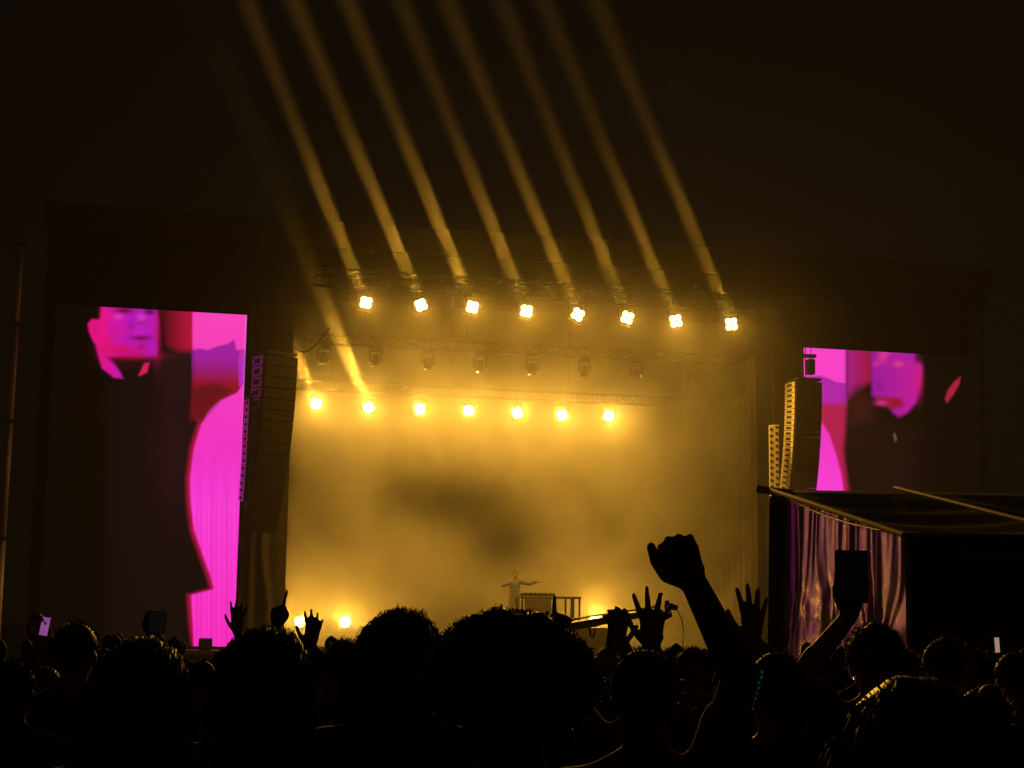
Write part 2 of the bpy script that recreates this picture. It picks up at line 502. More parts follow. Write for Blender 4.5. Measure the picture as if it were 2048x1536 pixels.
def vgrad(P, y0, c0, y1, c1, axis=1):
    t = np.clip((P[:, axis] - y0) / (y1 - y0), 0, 1)[:, None]
    return lin(c0)[None] * (1 - t) + lin(c1)[None] * t

def paint_left(P):
    C = np.tile(lin((8, 4, 3)), (len(P), 1))
    # dim coat and its reddish lit side
    C = put(C, cover(P, [(215, 760), (300, 700), (390, 690), (440, 800), (400, 900), (385, 1000), (395, 1100), (425, 1190), (380, 1200), (385, 1300), (215, 1300)], 28), (20, 8, 9))
    C = put(C, blob(P, 350, 900, 50, 140) * 0.5, (46, 14, 26))
    # pink wall
    wall = [(384, 600), (520, 600), (500, 1310), (388, 1310), (386, 1250), (382, 1190), (428, 1178), (421, 1152), (409, 1120), (388, 1060), (381, 1000), (380, 955), (388, 895), (402, 850), (418, 818), (440, 800), (474, 785), (491, 760), (491, 700), (384, 705)]
    rim = cover(P, [(x - 7 if 700 < y < 1260 and x < 480 else x, y) for x, y in wall], 7)
    C = put(C, rim, (176, 18, 62))
    pink = vgrad(P, 640, (250, 66, 186), 960, (242, 44, 196))
    low = vgrad(P, 960, (248, 62, 214), 1290, (250, 44, 190))
    t = np.clip((P[:, 1] - 900) / 120, 0, 1)[:, None]
    pc = pink * (1 - t) + low * t
    st = 1 + 0.10 * np.sin(P[:, 0] * 0.62) * np.clip((P[:, 1] - 960) / 80, 0, 1) + 0.05 * np.sin(P[:, 0] * 0.23 + 1) * np.clip((P[:, 1] - 900) / 80, 0, 1)
    pc = pc * st[:, None]
    C = put(C, cover(P, wall, 2.2), np.clip(pc, 0, 1.3))
    # raised arm, violet above and red below
    arm = [(383, 702), (398, 697), (415, 700), (436, 692), (455, 688), (469, 679), (473, 702), (478, 715), (490, 722), (490, 760), (474, 785), (440, 800), (418, 818), (400, 850), (383, 830)]
    C = put(C, cover(P, arm, 2.0), vgrad(P, 712, (160, 30, 158), 765, (148, 16, 40)))
    C = put(C, cover(P, [(476, 700), (492, 700), (492, 770), (478, 772)], 3), (190, 40, 180))
    C = put(C, cover(P, [(385, 775), (430, 765), (470, 780), (440, 800), (405, 840), (380, 840)], 8), (104, 14, 26))
    # red hood edge beside the face
    C = put(C, cover(P, [(322, 600), (384, 600), (384, 706), (350, 708), (330, 690)], 4), vgrad(P, 322, (60, 8, 14), 378, (176, 16, 54), axis=0))
    C = put(C, cover(P, [(315, 715), (335, 695), (350, 700), (383, 702), (383, 800), (330, 800)], 12), (34, 14, 20))
    # face
    face = [(203, 600), (312, 604), (317, 640), (316, 700), (314, 714), (240, 713), (226, 716), (238, 740), (246, 757), (228, 755), (204, 736), (195, 705), (192, 690), (186, 682), (178, 662), (176, 648), (184, 638), (198, 640), (202, 632)]
    C = put(C, cover(P, face, 3.2), vgrad(P, 195, (232, 14, 132), 260, (186, 22, 184), axis=0))
    C = put(C, cover(P, [(214, 714), (316, 712), (317, 730), (240, 742)], 4) * 0.9, (40, 8, 14))
    C = put(C, cover(P, [(277, 752), (294, 745), (299, 725), (288, 727)], 2.5), (222, 20, 96))
    for (x, y, rx, ry, col, k) in ((315, 665, 7, 50, (160, 10, 60), .8), (275, 712, 42, 6, (190, 10, 60), .8), (212, 690, 14, 24, (226, 16, 96), .6), (262, 700, 30, 10, (196, 14, 90), .5), (300, 690, 10, 20, (170, 20, 190), .5), (247, 620, 18, 6, (150, 8, 60), .9), (298, 622, 11, 6, (120, 8, 90), .9), (236, 633, 10, 6, (236, 60, 190), .8),
                                   (283, 637, 8, 10, (226, 70, 214), .6), (284, 645, 10, 5, (150, 10, 100), .7), (282, 676, 22, 5, (120, 4, 60), 1.0), (262, 652, 5, 12, (150, 12, 110), .6), (250, 622, 16, 5, (90, 4, 50), .8), (300, 625, 10, 5, (80, 4, 60), .8), (228, 668, 10, 26, (206, 20, 150), .5),
                                   (280, 664, 12, 4, (214, 36, 190), .6), (284, 693, 9, 7, (178, 10, 60), .85), (240, 700, 24, 12, (214, 10, 60), .7),
                                   (247, 662, 14, 10, (214, 20, 130), .5), (190, 660, 4, 9, (190, 20, 120), .7), (310, 660, 5, 40, (216, 20, 150), .5), (206, 640, 6, 40, (236, 20, 120), .7)):
        C = put(C, blob(P, x, y, rx, ry) * k, col)
    # bright right-hand edge
    edge = np.clip(1 - np.abs(P[:, 0] - (492.5 - (P[:, 1] - 630) * 0.0278)) / 3.0, 0, 1)
    C = put(C, edge * 0.55, (230, 120, 250))
    return C

def paint_right(P):
    C = np.tile(lin((8, 5, 3)), (len(P), 1))
    C = put(C, cover(P, [(1700, 780), (1760, 820), (1840, 850), (1860, 1300), (1690, 1300)], 45), (26, 9, 9))
    C = put(C, cover(P, [(1590, 680), (1692, 690), (1692, 768), (1672, 765), (1655, 757), (1640, 752), (1590, 756)], 2), (250, 62, 200))
    C = put(C, cover(P, [(1590, 756), (1640, 752), (1672, 765), (1692, 768), (1693, 812), (1590, 812)], 2), (178, 28, 168))
    C = put(C, cover(P, [(1590, 810), (1694, 806), (1690, 860), (1686, 900), (1697, 985), (1716, 1300), (1590, 1300)], 7), (178, 22, 76))
    C = put(C, cover(P, [(1590, 840), (1645, 846), (1660, 872), (1672, 908), (1683, 950), (1688, 985), (1692, 1300), (1590, 1300)], 2), vgrad(P, 850, (240, 48, 190), 980, (250, 60, 210)))
    C = put(C, cover(P, [(1693, 690), (1745, 694), (1745, 760), (1720, 778), (1693, 800)], 9), vgrad(P, 1693, (168, 22, 130), 1740, (160, 14, 50), axis=0))
    C = put(C, cover(P, [(1700, 790), (1718, 772), (1742, 800), (1745, 840), (1700, 850)], 18), (54, 14, 16))
    face = [(1742, 690), (1828, 695), (1830, 722), (1843, 730), (1844, 745), (1838, 780), (1832, 805), (1815, 825), (1798, 833), (1788, 827), (1778, 812), (1755, 800), (1744, 790)]
    C = put(C, cover(P, face, 6), vgrad(P, 1742, (150, 22, 150), 1840, (196, 24, 150), axis=0))
    C = put(C, cover(P, [(1750, 792), (1800, 796), (1810, 812), (1785, 818), (1760, 808)], 6), (150, 12, 50))
    for (x, y, rx, ry, col, k) in ((1838, 760, 7, 30, (214, 22, 110), .8), (1765, 714, 9, 12, (230, 50, 140), .8), (1752, 728, 8, 6, (226, 50, 150), .6), (1797, 728, 10, 6, (236, 60, 150), .8),
                                   (1760, 772, 6, 8, (120, 14, 130), .6), (1772, 705, 8, 6, (226, 60, 170), .7), (1818, 712, 12, 8, (140, 24, 170), .5), (1782, 820, 8, 6, (226, 40, 150), .0), (1762, 806, 12, 5, (226, 50, 150), .7)):
        C = put(C, blob(P, x, y, rx, ry) * k, col)
    C = put(C, cover(P, [(1890, 797), (1896, 780), (1908, 764), (1921, 753), (1918, 770), (1906, 790), (1894, 806)], 3), (168, 30, 56))
    C = put(C, cover(P, [(1786, 868), (1790, 866), (1794, 880), (1790, 884)], 2) * 0.5, (130, 110, 100))
    return C

def screen_mat(name, lit):
    m = bpy.data.materials.new(name); m.use_nodes = True
    nt = m.node_tree; nt.nodes.clear()
    a = nt.nodes.new('ShaderNodeAttribute'); a.attribute_name = 'picture'
    e = nt.nodes.new('ShaderNodeEmission'); e.inputs[1].default_value = 1.0
    o = nt.nodes.new('ShaderNodeOutputMaterial')
    nt.links.new(a.outputs['Color'], e.inputs[0]); nt.links.new(e.outputs[0], o.inputs[0])
    m.cycles.emission_sampling = 'FRONT' if lit else 'NONE'
    return m
SCR_LIT = screen_mat('led_picture_bright', True); SCR_DARK = screen_mat('led_picture_dark', False)
def video_screen(pxl, pxr, pyt, pyb, w, painter, label, nu, nz):
    pm = (pxl + pxr) / 2
    u0, _ = SP(pxl, (pyt + pyb) / 2, w); u1, z1 = SP(pxr, pyt, w)
    return u0, u1, z1
def build_screen(u0, u1, z0, z1, w, painter, label, nu, nz):
    t = thing('video_screen', label, 'video screen', T((u0 + u1) / 2, w, z0), SROT, 'tall screens beside the stage')
    us = np.linspace(u0, u1, nu + 1); zs = np.linspace(z0, z1, nz + 1)
    UU, ZZ = np.meshgrid(us, zs)
    verts = np.stack([UU.ravel() - (u0 + u1) / 2, np.zeros(UU.size), ZZ.ravel() - z0], 1)
    P = np.array([proj(T(a, w, b)) for a, b in zip(UU.ravel(), ZZ.ravel())])
    C = painter(P)
    idx = np.arange((nu + 1) * (nz + 1)).reshape(nz + 1, nu + 1)
    faces = np.stack([idx[:-1, :-1].ravel(), idx[:-1, 1:].ravel(), idx[1:, 1:].ravel(), idx[1:, :-1].ravel()], 1)
    me = bpy.data.meshes.new('picture_surface')
    me.from_pydata(verts.tolist(), [], faces.tolist()); me.update()
    at_ = me.attributes.new('picture', 'FLOAT_COLOR', 'POINT')
    at_.data.foreach_set('color', np.concatenate([C, np.ones((len(C), 1))], 1).ravel().astype(np.float32))
    me.materials.append(SCR_LIT); me.materials.append(SCR_DARK)
    fc = C[faces].mean(1).max(1)
    me.polygons.foreach_set('material_index', (fc < 0.12).astype(np.int32))
    link('picture_surface', me, None, t)
    bm = bmesh.new()
    hw = (u1 - u0) / 2; h = z1 - z0
    box(bm, (-hw - 0.03, 0.06, h / 2), (0.05, 0.16, h + 0.1)); box(bm, (hw + 0.03, 0.06, h / 2), (0.05, 0.16, h + 0.1))
    box(bm, (0, 0.06, -0.03), (2 * hw + 0.01, 0.16, 0.05)); box(bm, (0, 0.06, h + 0.03), (2 * hw + 0.01, 0.16, 0.05))
    box(bm, (0, 0.09, h / 2), (2 * hw, 0.08, h))
    from_bm('frame', bm, cab_black, t)
    return t
WS = -0.75
ua_, _ = SP(96, 900, WS); ub_, zt_ = SP(494, 630, WS); _, zb_ = SP(440, 1293, WS)
build_screen(ua_, ub_, zb_, zt_, WS, paint_left, 'tall screen left of the stage showing a cropped face against magenta', 170, 280)
uc_, zt2 = SP(1607, 695, WS); ud_, _ = SP(1962, 900, WS)
build_screen(uc_, ud_, zb_, zt2, WS, paint_right, 'screen right of the stage, half hidden by loudspeakers and tent, with a violet face', 150, 260)

# low platforms under the screens, pale front lip
lip = mat('platform_lip', (0.25, 0.22, 0.22), 0.6)
for (a, b) in ((ua_ - 0.2, ub_ + 0.3), (uc_ - 0.1, ud_ + 0.2)):
    bm = bmesh.new(); box(bm, ((a + b) / 2, -0.95, zb_ - 0.16), (b - a, 0.9, 0.12)); from_bm('side_platform', bm, lip, stage)
um, zm = SP(411, 1283, -1.2)
t = thing('monitor_speaker', 'small dark box on the platform under the left magenta screen', 'speaker', T(um, -1.2, zb_ - 0.10), SROT)
bm = bmesh.new(); box(bm, (0, 0, 0.17), (0.38, 0.30, 0.30), rot=Matrix.Rotation(-0.18, 3, 'X'), bevel=0.02); from_bm('cabinet', bm, cab_black, t)
bm = bmesh.new(); box(bm, (0, -0.155, 0.19), (0.33, 0.015, 0.22), rot=Matrix.Rotation(-0.18, 3, 'X')); from_bm('grille', bm, dark_metal, t)

# ================================================================== LOUDSPEAKER ARRAYS
plate_m = mat('rigging_plate', (0.50, 0.47, 0.46), 0.45, metal=0.3, noise=0.25, scale=9)
hole_m = mat('handle_hole', (0.008, 0.008, 0.008), 0.9, noise=0)
grille_m = mat('grille', (0.010, 0.010, 0.010), 0.9, spec=0.1, noise=0.4, scale=60)
def line_array(px, py0, py1, w, n, width, depth, back, yaw, label, plate=True):
    """hung column of n cabinets; local frame: x right, -y front"""
    u, z1 = SP(px, py0, w); _, z0 = SP(px, py1, w)
    H = z1 - z0; h = H / n
    t = thing('speaker_array', label, 'speaker', T(u, w, z0), SROT + yaw, 'hung loudspeaker arrays')
    bmc = bmesh.new()
    box(bmc, (0, depth / 2, 0), (width, depth, h * 0.985), bevel=0.012)
    for v in bmc.verts:
        if v.co.y > depth * 0.6: v.co.z *= 0.94
    meC = bpy.data.meshes.new('cabinet'); bmesh.ops.recalc_face_normals(bmc, faces=bmc.faces[:]); bmc.to_mesh(meC); bmc.free(); meC.materials.append(cab_black)
    bmg = bmesh.new(); box(bmg, (0, -0.012, 0), (width * 0.94, 0.02, h * 0.82), bevel=0.004)
    meG = bpy.data.meshes.new('grille'); bmg.to_mesh(meG); bmg.free(); meG.materials.append(grille_m)
    meP = meO = None
    bmp = bmesh.new(); box(bmp, (-width / 2 - 0.012, depth * 0.5, 0), (0.02, depth * 0.86, h * 0.88), bevel=0.004)
    meP = bpy.data.meshes.new('side_plate'); bmp.to_mesh(meP); bmp.free(); meP.materials.append(plate_m)
    bmo = bmesh.new(); box(bmo, (-width / 2 - 0.026, depth * 0.5, 0), (0.012, depth * 0.42, h * 0.46), bevel=0.003)
    meO = bpy.data.meshes.new('handle'); bmo.to_mesh(meO); bmo.free(); meO.materials.append(hole_m)
    for i in range(n):
        s = (i + 0.5) / n                      # 0 bottom .. 1 top
        k = (1 - s)
        y = back * k * k
        tilt = math.atan(2 * back * k / H)
        c = link('cabinet', meC, parent=t); c.location = (0, y, h * (i + 0.5)); c.rotation_euler = (tilt * 0.9, 0, 0)
        link('grille', meG, parent=c)
        if plate:
            p = link('side_plate', meP, parent=c); link('handle', meO, parent=c)
    bm = bmesh.new(); box(bm, (0, depth / 2, H + 0.08), (width * 0.9, depth * 1.15, 0.07)); tube(bm, (0, depth * .3, H + 0.1), (0, depth * .3, zH + 1.0 - z0), 0.015, n=5)
    tube(bm, (0, depth * .8, H + 0.1), (0, depth * .8, zH + 1.0 - z0), 0.015, n=5)
    from_bm('rigging_frame', bm, dark_metal, t)
    return t
line_array(563, 712, 1064, -1.3, 16, 1.12, 0.82, 0.95, math.radians(24), 'long black curved loudspeaker array hanging between left screen and amber stage')
line_array(1618, 763, 985, -1.3, 20, 0.92, 0.85, 0.55, math.radians(2), 'black loudspeaker array with gold-lit pierced side hanging before the right screen')
line_array(504, 796, 1004, -1.5, 14, 0.10, 0.60, 0.25, math.radians(12), 'slim column of pierced plates lit pink, beside the left screen edge')
# lit perforated column beside the right array: pale face with dark holes
uq, zq1 = SP(1548, 850, -0.9); _, zq0 = SP(1548, 1016, -0.9)
t = thing('speaker_column', 'straight pale gold column with two rows of dark holes, right of the stage opening', 'speaker', T(uq, -0.9, zq0), SROT - 0.35)
Hq = zq1 - zq0
bm = bmesh.new(); box(bm, (0, 0.12, Hq / 2), (0.32, 0.24, Hq), bevel=0.015); from_bm('cabinet', bm, mat('pale_cabinet', (0.5, 0.46, 0.40), 0.5), t)
bmo = bmesh.new(); bmesh.ops.create_cone(bmo, cap_ends=True, segments=10, radius1=0.05, radius2=0.05, depth=0.012, matrix=Matrix.Rotation(math.pi / 2, 4, 'X'))
meo = bpy.data.meshes.new('driver'); bmo.to_mesh(meo); bmo.free(); meo.materials.append(hole_m)
for i in range(13):
    for s in (-1, 1):
        o = link('driver', meo, parent=t); o.location = (s * 0.085, -0.004, Hq * (i + 0.5 + 0.2 * s) / 13)
bm = bmesh.new(); tube(bm, (0, 0.12, Hq), (0, 0.12, zH + 0.6 - zq0), 0.02, n=6); tube(bm, (0, 0.12, 0), (0, 0.12, 1.42 - zq0), 0.03, n=6); from_bm('pole', bm, dark_metal, t)
# small box and bracket in front of the right screen
ub2, zb2 = SP(1624, 733, -1.0)
t = thing('fill_speaker', 'small black box under a bracket before the pink corner of the right screen', 'speaker', T(ub2, -1.0, zb2), SROT)
bm = bmesh.new(); box(bm, (0, 0.12, 0), (0.24, 0.24, 0.50), bevel=0.02); from_bm('cabinet', bm, cab_black, t)
bm = bmesh.new(); box(bm, (0, -0.008, 0), (0.2, 0.015, 0.44)); from_bm('grille', bm, grille_m, t)
bm = bmesh.new(); box(bm, (-0.06, 0.12, 0.36), (0.46, 0.2, 0.10)); tube(bm, (0.02, 0.12, 0.2), (0.02, 0.12, 0.36), 0.02, n=6); tube(bm, (0.02, 0.12, 0.36), (0.02, 0.12, zH + 0.4 - zb2), 0.012, n=5); from_bm('bracket', bm, cab_black, t)

# ================================================================== UNLIT MOVING LIGHTS ON THE MIDDLE TRUSS
head_m = mat('moving_light_black', (0.02, 0.02, 0.02), 0.3, noise=0.2, spec=0.8)
def mover_meshes():
    b1 = bmesh.new(); box(b1, (0, 0, -0.06), (0.36, 0.30, 0.12), bevel=0.03)
    b2 = bmesh.new()
    for s in (-1, 1): box(b2, (s * 0.19, 0, -0.30), (0.05, 0.14, 0.40), bevel=0.02)
    box(b2, (0, 0, -0.14), (0.40, 0.14, 0.06), bevel=0.02)
    b3 = bmesh.new()
    prof = [(0.0, 0.02), (0.09, 0.03), (0.14, 0.10), (0.15, 0.22), (0.13, 0.36), (0.15, 0.42)]
    for i in range(len(prof) - 1):
        tube(b3, (0, 0, -0.26 - prof[i][1] + 0.05), (0, 0, -0.26 - prof[i + 1][1] + 0.05), max(prof[i][0], 0.01), prof[i + 1][0], n=14)
    b4 = bmesh.new(); bmesh.ops.create_uvsphere(b4, u_segments=14, v_segments=6, radius=0.135, matrix=Matrix.Translation((0, 0, -0.62)) @ Matrix.Diagonal((1, 1, 0.25, 1)))
    out = []
    for nm, b, m in (('base', b1, head_m), ('yoke', b2, head_m), ('head', b3, head_m), ('lens', b4, mat('lens_glass', (0.1, 0.1, 0.1), 0.05, spec=1.0, noise=0))):
        me = bpy.data.meshes.new(nm); bmesh.ops.recalc_face_normals(b, faces=b.faces[:]); b.to_mesh(me); b.free(); me.materials.append(m)
        out.append(me)
    return out
MV = mover_meshes()
names8 = ['first', 'second', 'third', 'fourth', 'fifth', 'sixth', 'seventh', 'eighth', 'ninth']
zmt = None
for i in range(8):
    px = 648 + 104 * i; py = 690 + 5.5 * i
    u, z = SP(px, py, 2.9)
    t = thing('moving_light', f'dark unlit moving light hanging between the two lit rows, {names8[i]} from left', 'stage light', T(u, 2.9, z), SROT, 'unlit moving lights')
    for nm, me in zip(('base', 'yoke'), MV[:2]): link(nm, me, parent=t)
    h = link('head', MV[2], parent=t); link('lens', MV[3], parent=h)
    zmt = z
u0, z0 = SP(610, 683, 2.9); u1, z1 = SP(1440, 725, 2.9)
tr = thing('lighting_truss', 'dark metal truss carrying the unlit moving lights', 'truss', SO, SROT, 'trusses over the stage')
bm = bmesh.new(); truss(bm, (u0, 2.9, zmt + 0.2), (u1, 2.9, zmt + 0.2), 0.30, 0.024, 0.012, 0.45); from_bm('frame', bm, dark_metal, tr)
for k in range(4):
    uu = u0 + (u1 - u0) * (k + 0.5) / 4
    bm = bmesh.new(); tube(bm, (uu, 2.9, zmt + 0.35), (uu, 2.9, zT - 0.45), 0.012, n=5); from_bm('hoist_chain', bm, dark_metal, tr)
# cable looping from the header to the left array
c0 = SPt(584, 690, -0.9); c1 = SPt(660, 655, -0.5)
pts = [c0.lerp(c1, k / 12) + Vector((0, 0, -0.55 * math.sin(math.pi * k / 12) * (1 - k / 24))) for k in range(13)]
bm = bmesh.new(); polytube(bm, pts, 0.018, 6); tag(from_bm('hanging_cable', bm, cab_black), 'thin black cable looping from the header above the left loudspeaker array', 'cable')
pts = [SPt(1405, 748, 0.8), SPt(1442, 697, 0.8)]
bm = bmesh.new(); polytube(bm, pts, 0.02, 6); tag(from_bm('brace_rod', bm, alu), 'thin slanted rod under the rightmost upper stage light', 'rod')

# ================================================================== DJ TABLE
ut0, zt0 = SP(1036, 1192, 0.3); ut1, _ = SP(1156, 1198, 0.3)
td = thing('performer_table', 'long thin-legged table on the stage beside the performer', 'table', T((ut0 + ut1) / 2, 0.3, FLOOR), SROT)
L = ut1 - ut0; zt0 -= FLOOR
wood = mat('table_dark', (0.05, 0.04, 0.03), 0.5)
bm = bmesh.new(); box(bm, (0, 0, zt0 - 0.03), (L, 0.8, 0.06), bevel=0.01); from_bm('table_top', bm, wood, td)
for sx in (-1, -0.15, 0.72, 1):
    for sy in (-0.36, 0.36):
        bm = bmesh.new(); box(bm, (sx * (L / 2 - 0.05), sy, (zt0 - 0.06) / 2), (0.05, 0.05, zt0 - 0.06)); from_bm('leg', bm, wood, td)
bm = bmesh.new()
box(bm, (-L * 0.22, -0.405, zt0 - 0.31), (L * 0.44, 0.02, 0.5)); from_bm('front_panel', bm, mat('pale_panel', (0.16, 0.15, 0.13), 0.7), td)
dk = thing('mixer_console', 'low black mixing console on the performer table', 'mixer', T((ut0 + ut1) / 2 - 0.35, 0.3, FLOOR + zt0), SROT)
bm = bmesh.new(); box(bm, (0, 0, 0.045), (1.0, 0.45, 0.09), bevel=0.015); from_bm('body', bm, cab_black, dk)
for k in range(6):
    bm = bmesh.new(); tube(bm, (-0.4 + 0.16 * k, -0.08, 0.09), (-0.4 + 0.16 * k, -0.08, 0.12), 0.025, n=8); from_bm('knob', bm, dark_metal, dk)

# ================================================================== CAMERA CRANE
DJ = 30.0
jb = at(1120, 1330, DJ)
jib = thing('camera_crane', 'camera crane with long grey boom rising right behind the raised hands', 'camera crane', (jb.x, jb.y, 0))
def J(px, py, d=DJ): return at(px, py, d) - Vector((jb.x, jb.y, 0))
boom_m = mat('boom_grey', (0.30, 0.29, 0.28), 0.4, metal=0.5)
bm = bmesh.new()
a, b = J(1090, 1262), J(1322, 1222)
tube(bm, a, b, 0.085, 0.06, n=10)
tube(bm, a + Vector((0, 0, 0.14)), b + Vector((0, 0, 0.10)), 0.018, n=6)
for k in range(7):
    q = a.lerp(b, (k + 0.5) / 7); tube(bm, q, q + Vector((0, 0, 0.13)), 0.012, n=5)
from_bm('boom', bm, boom_m, jib, True)
bm = bmesh.new()
tube(bm, (0.05, 0, 0.0), Vector((0.05, 0, a.z * 0.98)), 0.07, 0.05, n=10)
for k in range(3):
    an = k * 2.1; tube(bm, (0.05, 0, 0.5), (0.05 + 0.7 * math.cos(an), 0.7 * math.sin(an), 0.03), 0.035, n=6)
from_bm('pedestal', bm, dark_metal, jib)
bm = bmesh.new(); polytube(bm, [J(1178, 1248), J(1181, 1272), J(1186, 1276), J(1190, 1262), J(1188, 1246)], 0.02, 6); from_bm('brace', bm, dark_metal, jib)
bm = bmesh.new(); box(bm, a + Vector((-0.2, 0, -0.05)), (0.3, 0.25, 0.35), bevel=0.03); from_bm('counterweight', bm, dark_metal, jib)
bm = bmesh.new()
q = J(1338, 1213); box(bm, q, (0.16, 0.22, 0.13), bevel=0.02); tube(bm, q + Vector((0.02, 0, 0)), q + Vector((0.15, 0.05, -0.02)), 0.05, n=10)
box(bm, q + Vector((-0.04, 0, 0.085)), (0.08, 0.1, 0.05), bevel=0.01)
hc = from_bm('camera', bm, cab_black, jib)
bm = bmesh.new(); polytube(bm, [J(1322, 1222), J(1335, 1232), J(1342, 1226), J(1338, 1215)], 0.03, 8); polytube(bm, [J(1322, 1226), J(1330, 1238), J(1344, 1230)], 0.03, 8); from_bm('remote_head', bm, cab_black, jib)
bm = bmesh.new(); polytube(bm, [J(1345, 1218), J(1356, 1222), J(1364, 1240), J(1367, 1262), J(1366, 1290), J(1360, 1330)], 0.010, 6); from_bm('cable', bm, cab_black, jib)

# ================================================================== LEFT MAST
p0 = at(0, 1240, 45); pt = at(40, 490, 45)
mx = at(22, 800, 45)
mast = thing('lighting_mast', 'tall slim grey mast at the far left of the stage', 'mast', (mx.x, mx.y, 0))
zs_ = [0.0, 3.9, 7.2, 10.0, pt.z]
for k in range(4):
    bm = bmesh.new(); tube(bm, (0, 0, zs_[k] + 0.04), (0, 0, zs_[k + 1] - 0.04), 0.10, n=12); from_bm('section', bm, mat('mast_grey', (0.55, 0.50, 0.48), 0.5, metal=0.2), mast, True)
    bm = bmesh.new(); tube(bm, (0, 0, zs_[k + 1] - 0.04), (0, 0, zs_[k + 1] + 0.04), 0.14, n=12); from_bm('flange', bm, dark_metal, mast)
bm = bmesh.new(); box(bm, (0, 0, 0.04), (0.9, 0.9, 0.08)); from_bm('base_plate', bm, dark_metal, mast)

# ================================================================== TENT ON THE RIGHT
DA, DB = 23.0, 17.5
A = at(1545, 982, DA); B = at(1812, 1072, DB)
satin = mat('satin_drape', (0.80, 0.62, 0.72), 0.34, metal=0.75, noise=0.15, scale=2, spec=0.8)
tent_roof_m = mat('tent_roof', (0.06, 0.055, 0.045), 0.36, noise=0.4, scale=1.5, spec=0.7)
tent_dark = mat('tent_dark', (0.012, 0.011, 0.012), 0.9, noise=0.3)
tent = thing('marquee_tent', 'dark sloping-roofed tent at the right with shiny gathered satin side drape', 'tent', (B.x, B.y, 0))
TB = Vector((B.x, B.y, 0))
RX = Vector((1, 0.02, 0)).normalized(); W_T = 9.5
# roof sheet: A..B rake on the left, running right
nu_, nv_ = 90, 28
v = []; f = []
for j in range(nv_ + 1):
    tj = j / nv_
    e = A.lerp(B, tj) + Vector((0, 0, -0.10 * math.sin(math.pi * tj)))
    for i in range(nu_ + 1):
        s = i / nu_
        p = e + RX * (W_T * s)
        sag = -0.16 * abs(math.sin(s * math.pi * 4)) * math.sin(math.pi * tj)
        wr = 0.055 * math.sin(tj * 40 + 4 * math.sin(s * 9 + tj * 3)) * min(1, 4 * s * (1)) * math.sin(math.pi * min(1, tj * 1.1)) * (0.4 + 0.6 * math.sin(s * 7 + 1) ** 2)
        v.append(tuple(p - TB + Vector((0, 0, sag + wr))))
for j in range(nv_):
    for i in range(nu_):
        a_ = j * (nu_ + 1) + i
        f.append((a_, a_ + 1, a_ + nu_ + 2, a_ + nu_ + 1))
o = pyd('roof', v, f, tent_roof_m, tent, True)
md = o.modifiers.new('thick', 'SOLIDIFY'); md.thickness = 0.02
# frame tubes
tube_m = mat('tent_tube', (0.22, 0.16, 0.16), 0.6, spec=0.2)
d_ab = (B - A).normalized()
bm = bmesh.new(); tube(bm, A - d_ab * 0.05 + Vector((-0.05, 0, 0.02)) - TB, B + d_ab * 0.1 + Vector((-0.05, 0, 0.02)) - TB, 0.035, n=10); from_bm('rake_tube', bm, tube_m, tent)
bm = bmesh.new(); tube(bm, A - TB + Vector((-0.22, 0.05, 0.03)), A - TB + Vector((0.30, -0.05, -0.04)), 0.055, n=10); from_bm('corner_sleeve', bm, mat('pink_lit_sleeve', (0.7, 0.4, 0.45), 0.5), tent)  # the screen's pink light is put into the tube end's colour
C_ = at(1790, 979, DA); D_ = C_ + (B - A)
bm = bmesh.new(); tube(bm, C_ - TB + Vector((0, 0, 0.03)), D_ - TB + Vector((0, 0, 0.03)), 0.03, n=8); from_bm('rafter', bm, tube_m, tent)
bm = bmesh.new(); tube(bm, C_ + RX * 3.3 - TB + Vector((0, 0, 0.03)), D_ + RX * 3.3 - TB + Vector((0, 0, 0.03)), 0.03, n=8); from_bm('rafter', bm, tube_m, tent)
bm = bmesh.new(); tube(bm, B - TB, B + RX * W_T - TB, 0.035, n=8); from_bm('eave_tube', bm, tent_dark, tent)
r0_ = at(1920, 1118, 17.35) - TB; r1_ = at(2120, 1110, 17.35) - TB
bm = bmesh.new(); tube(bm, r0_, r1_, 0.012, n=6); from_bm('front_rail', bm, mat('rail_grey', (0.35, 0.30, 0.25), 0.4, metal=0.4), tent)
for q in (A + Vector((0.03, 0, 0)), B + Vector((0.02, 0, 0)), A + RX * W_T, B + RX * W_T, B + RX * W_T * 0.5):
    bm = bmesh.new(); tube(bm, (q.x - TB.x, q.y - TB.y, 0), (q.x - TB.x, q.y - TB.y, q.z - 0.03), 0.04, n=8); from_bm('post', bm, mat('post_grey', (0.12, 0.11, 0.11), 0.4, metal=0.5), tent)
# dark back wall, plus a dark sheet for the open front's shade
for (q, zz) in ((A, A.z - 0.25), (B, B.z - 0.12)):
    n = 60; vv = []; ff = []
    inset = 0.12 if q is A else 0.15
    for i in range(n + 1):
        p = q + RX * (inset + (W_T - 2 * inset) * i / n) - TB
        y = p.y + 0.05 * math.sin(i * 1.3) + (-.15 if q is A else 0.25)
        vv += [(p.x, y, 0.02), (p.x, y, zz)]
    for i in range(n): ff.append((2 * i, 2 * i + 2, 2 * i + 3, 2 * i + 1))
    pyd('wall_shade_cloth', vv, ff, tent_dark, tent, True)
from mathutils import noise as mnoise
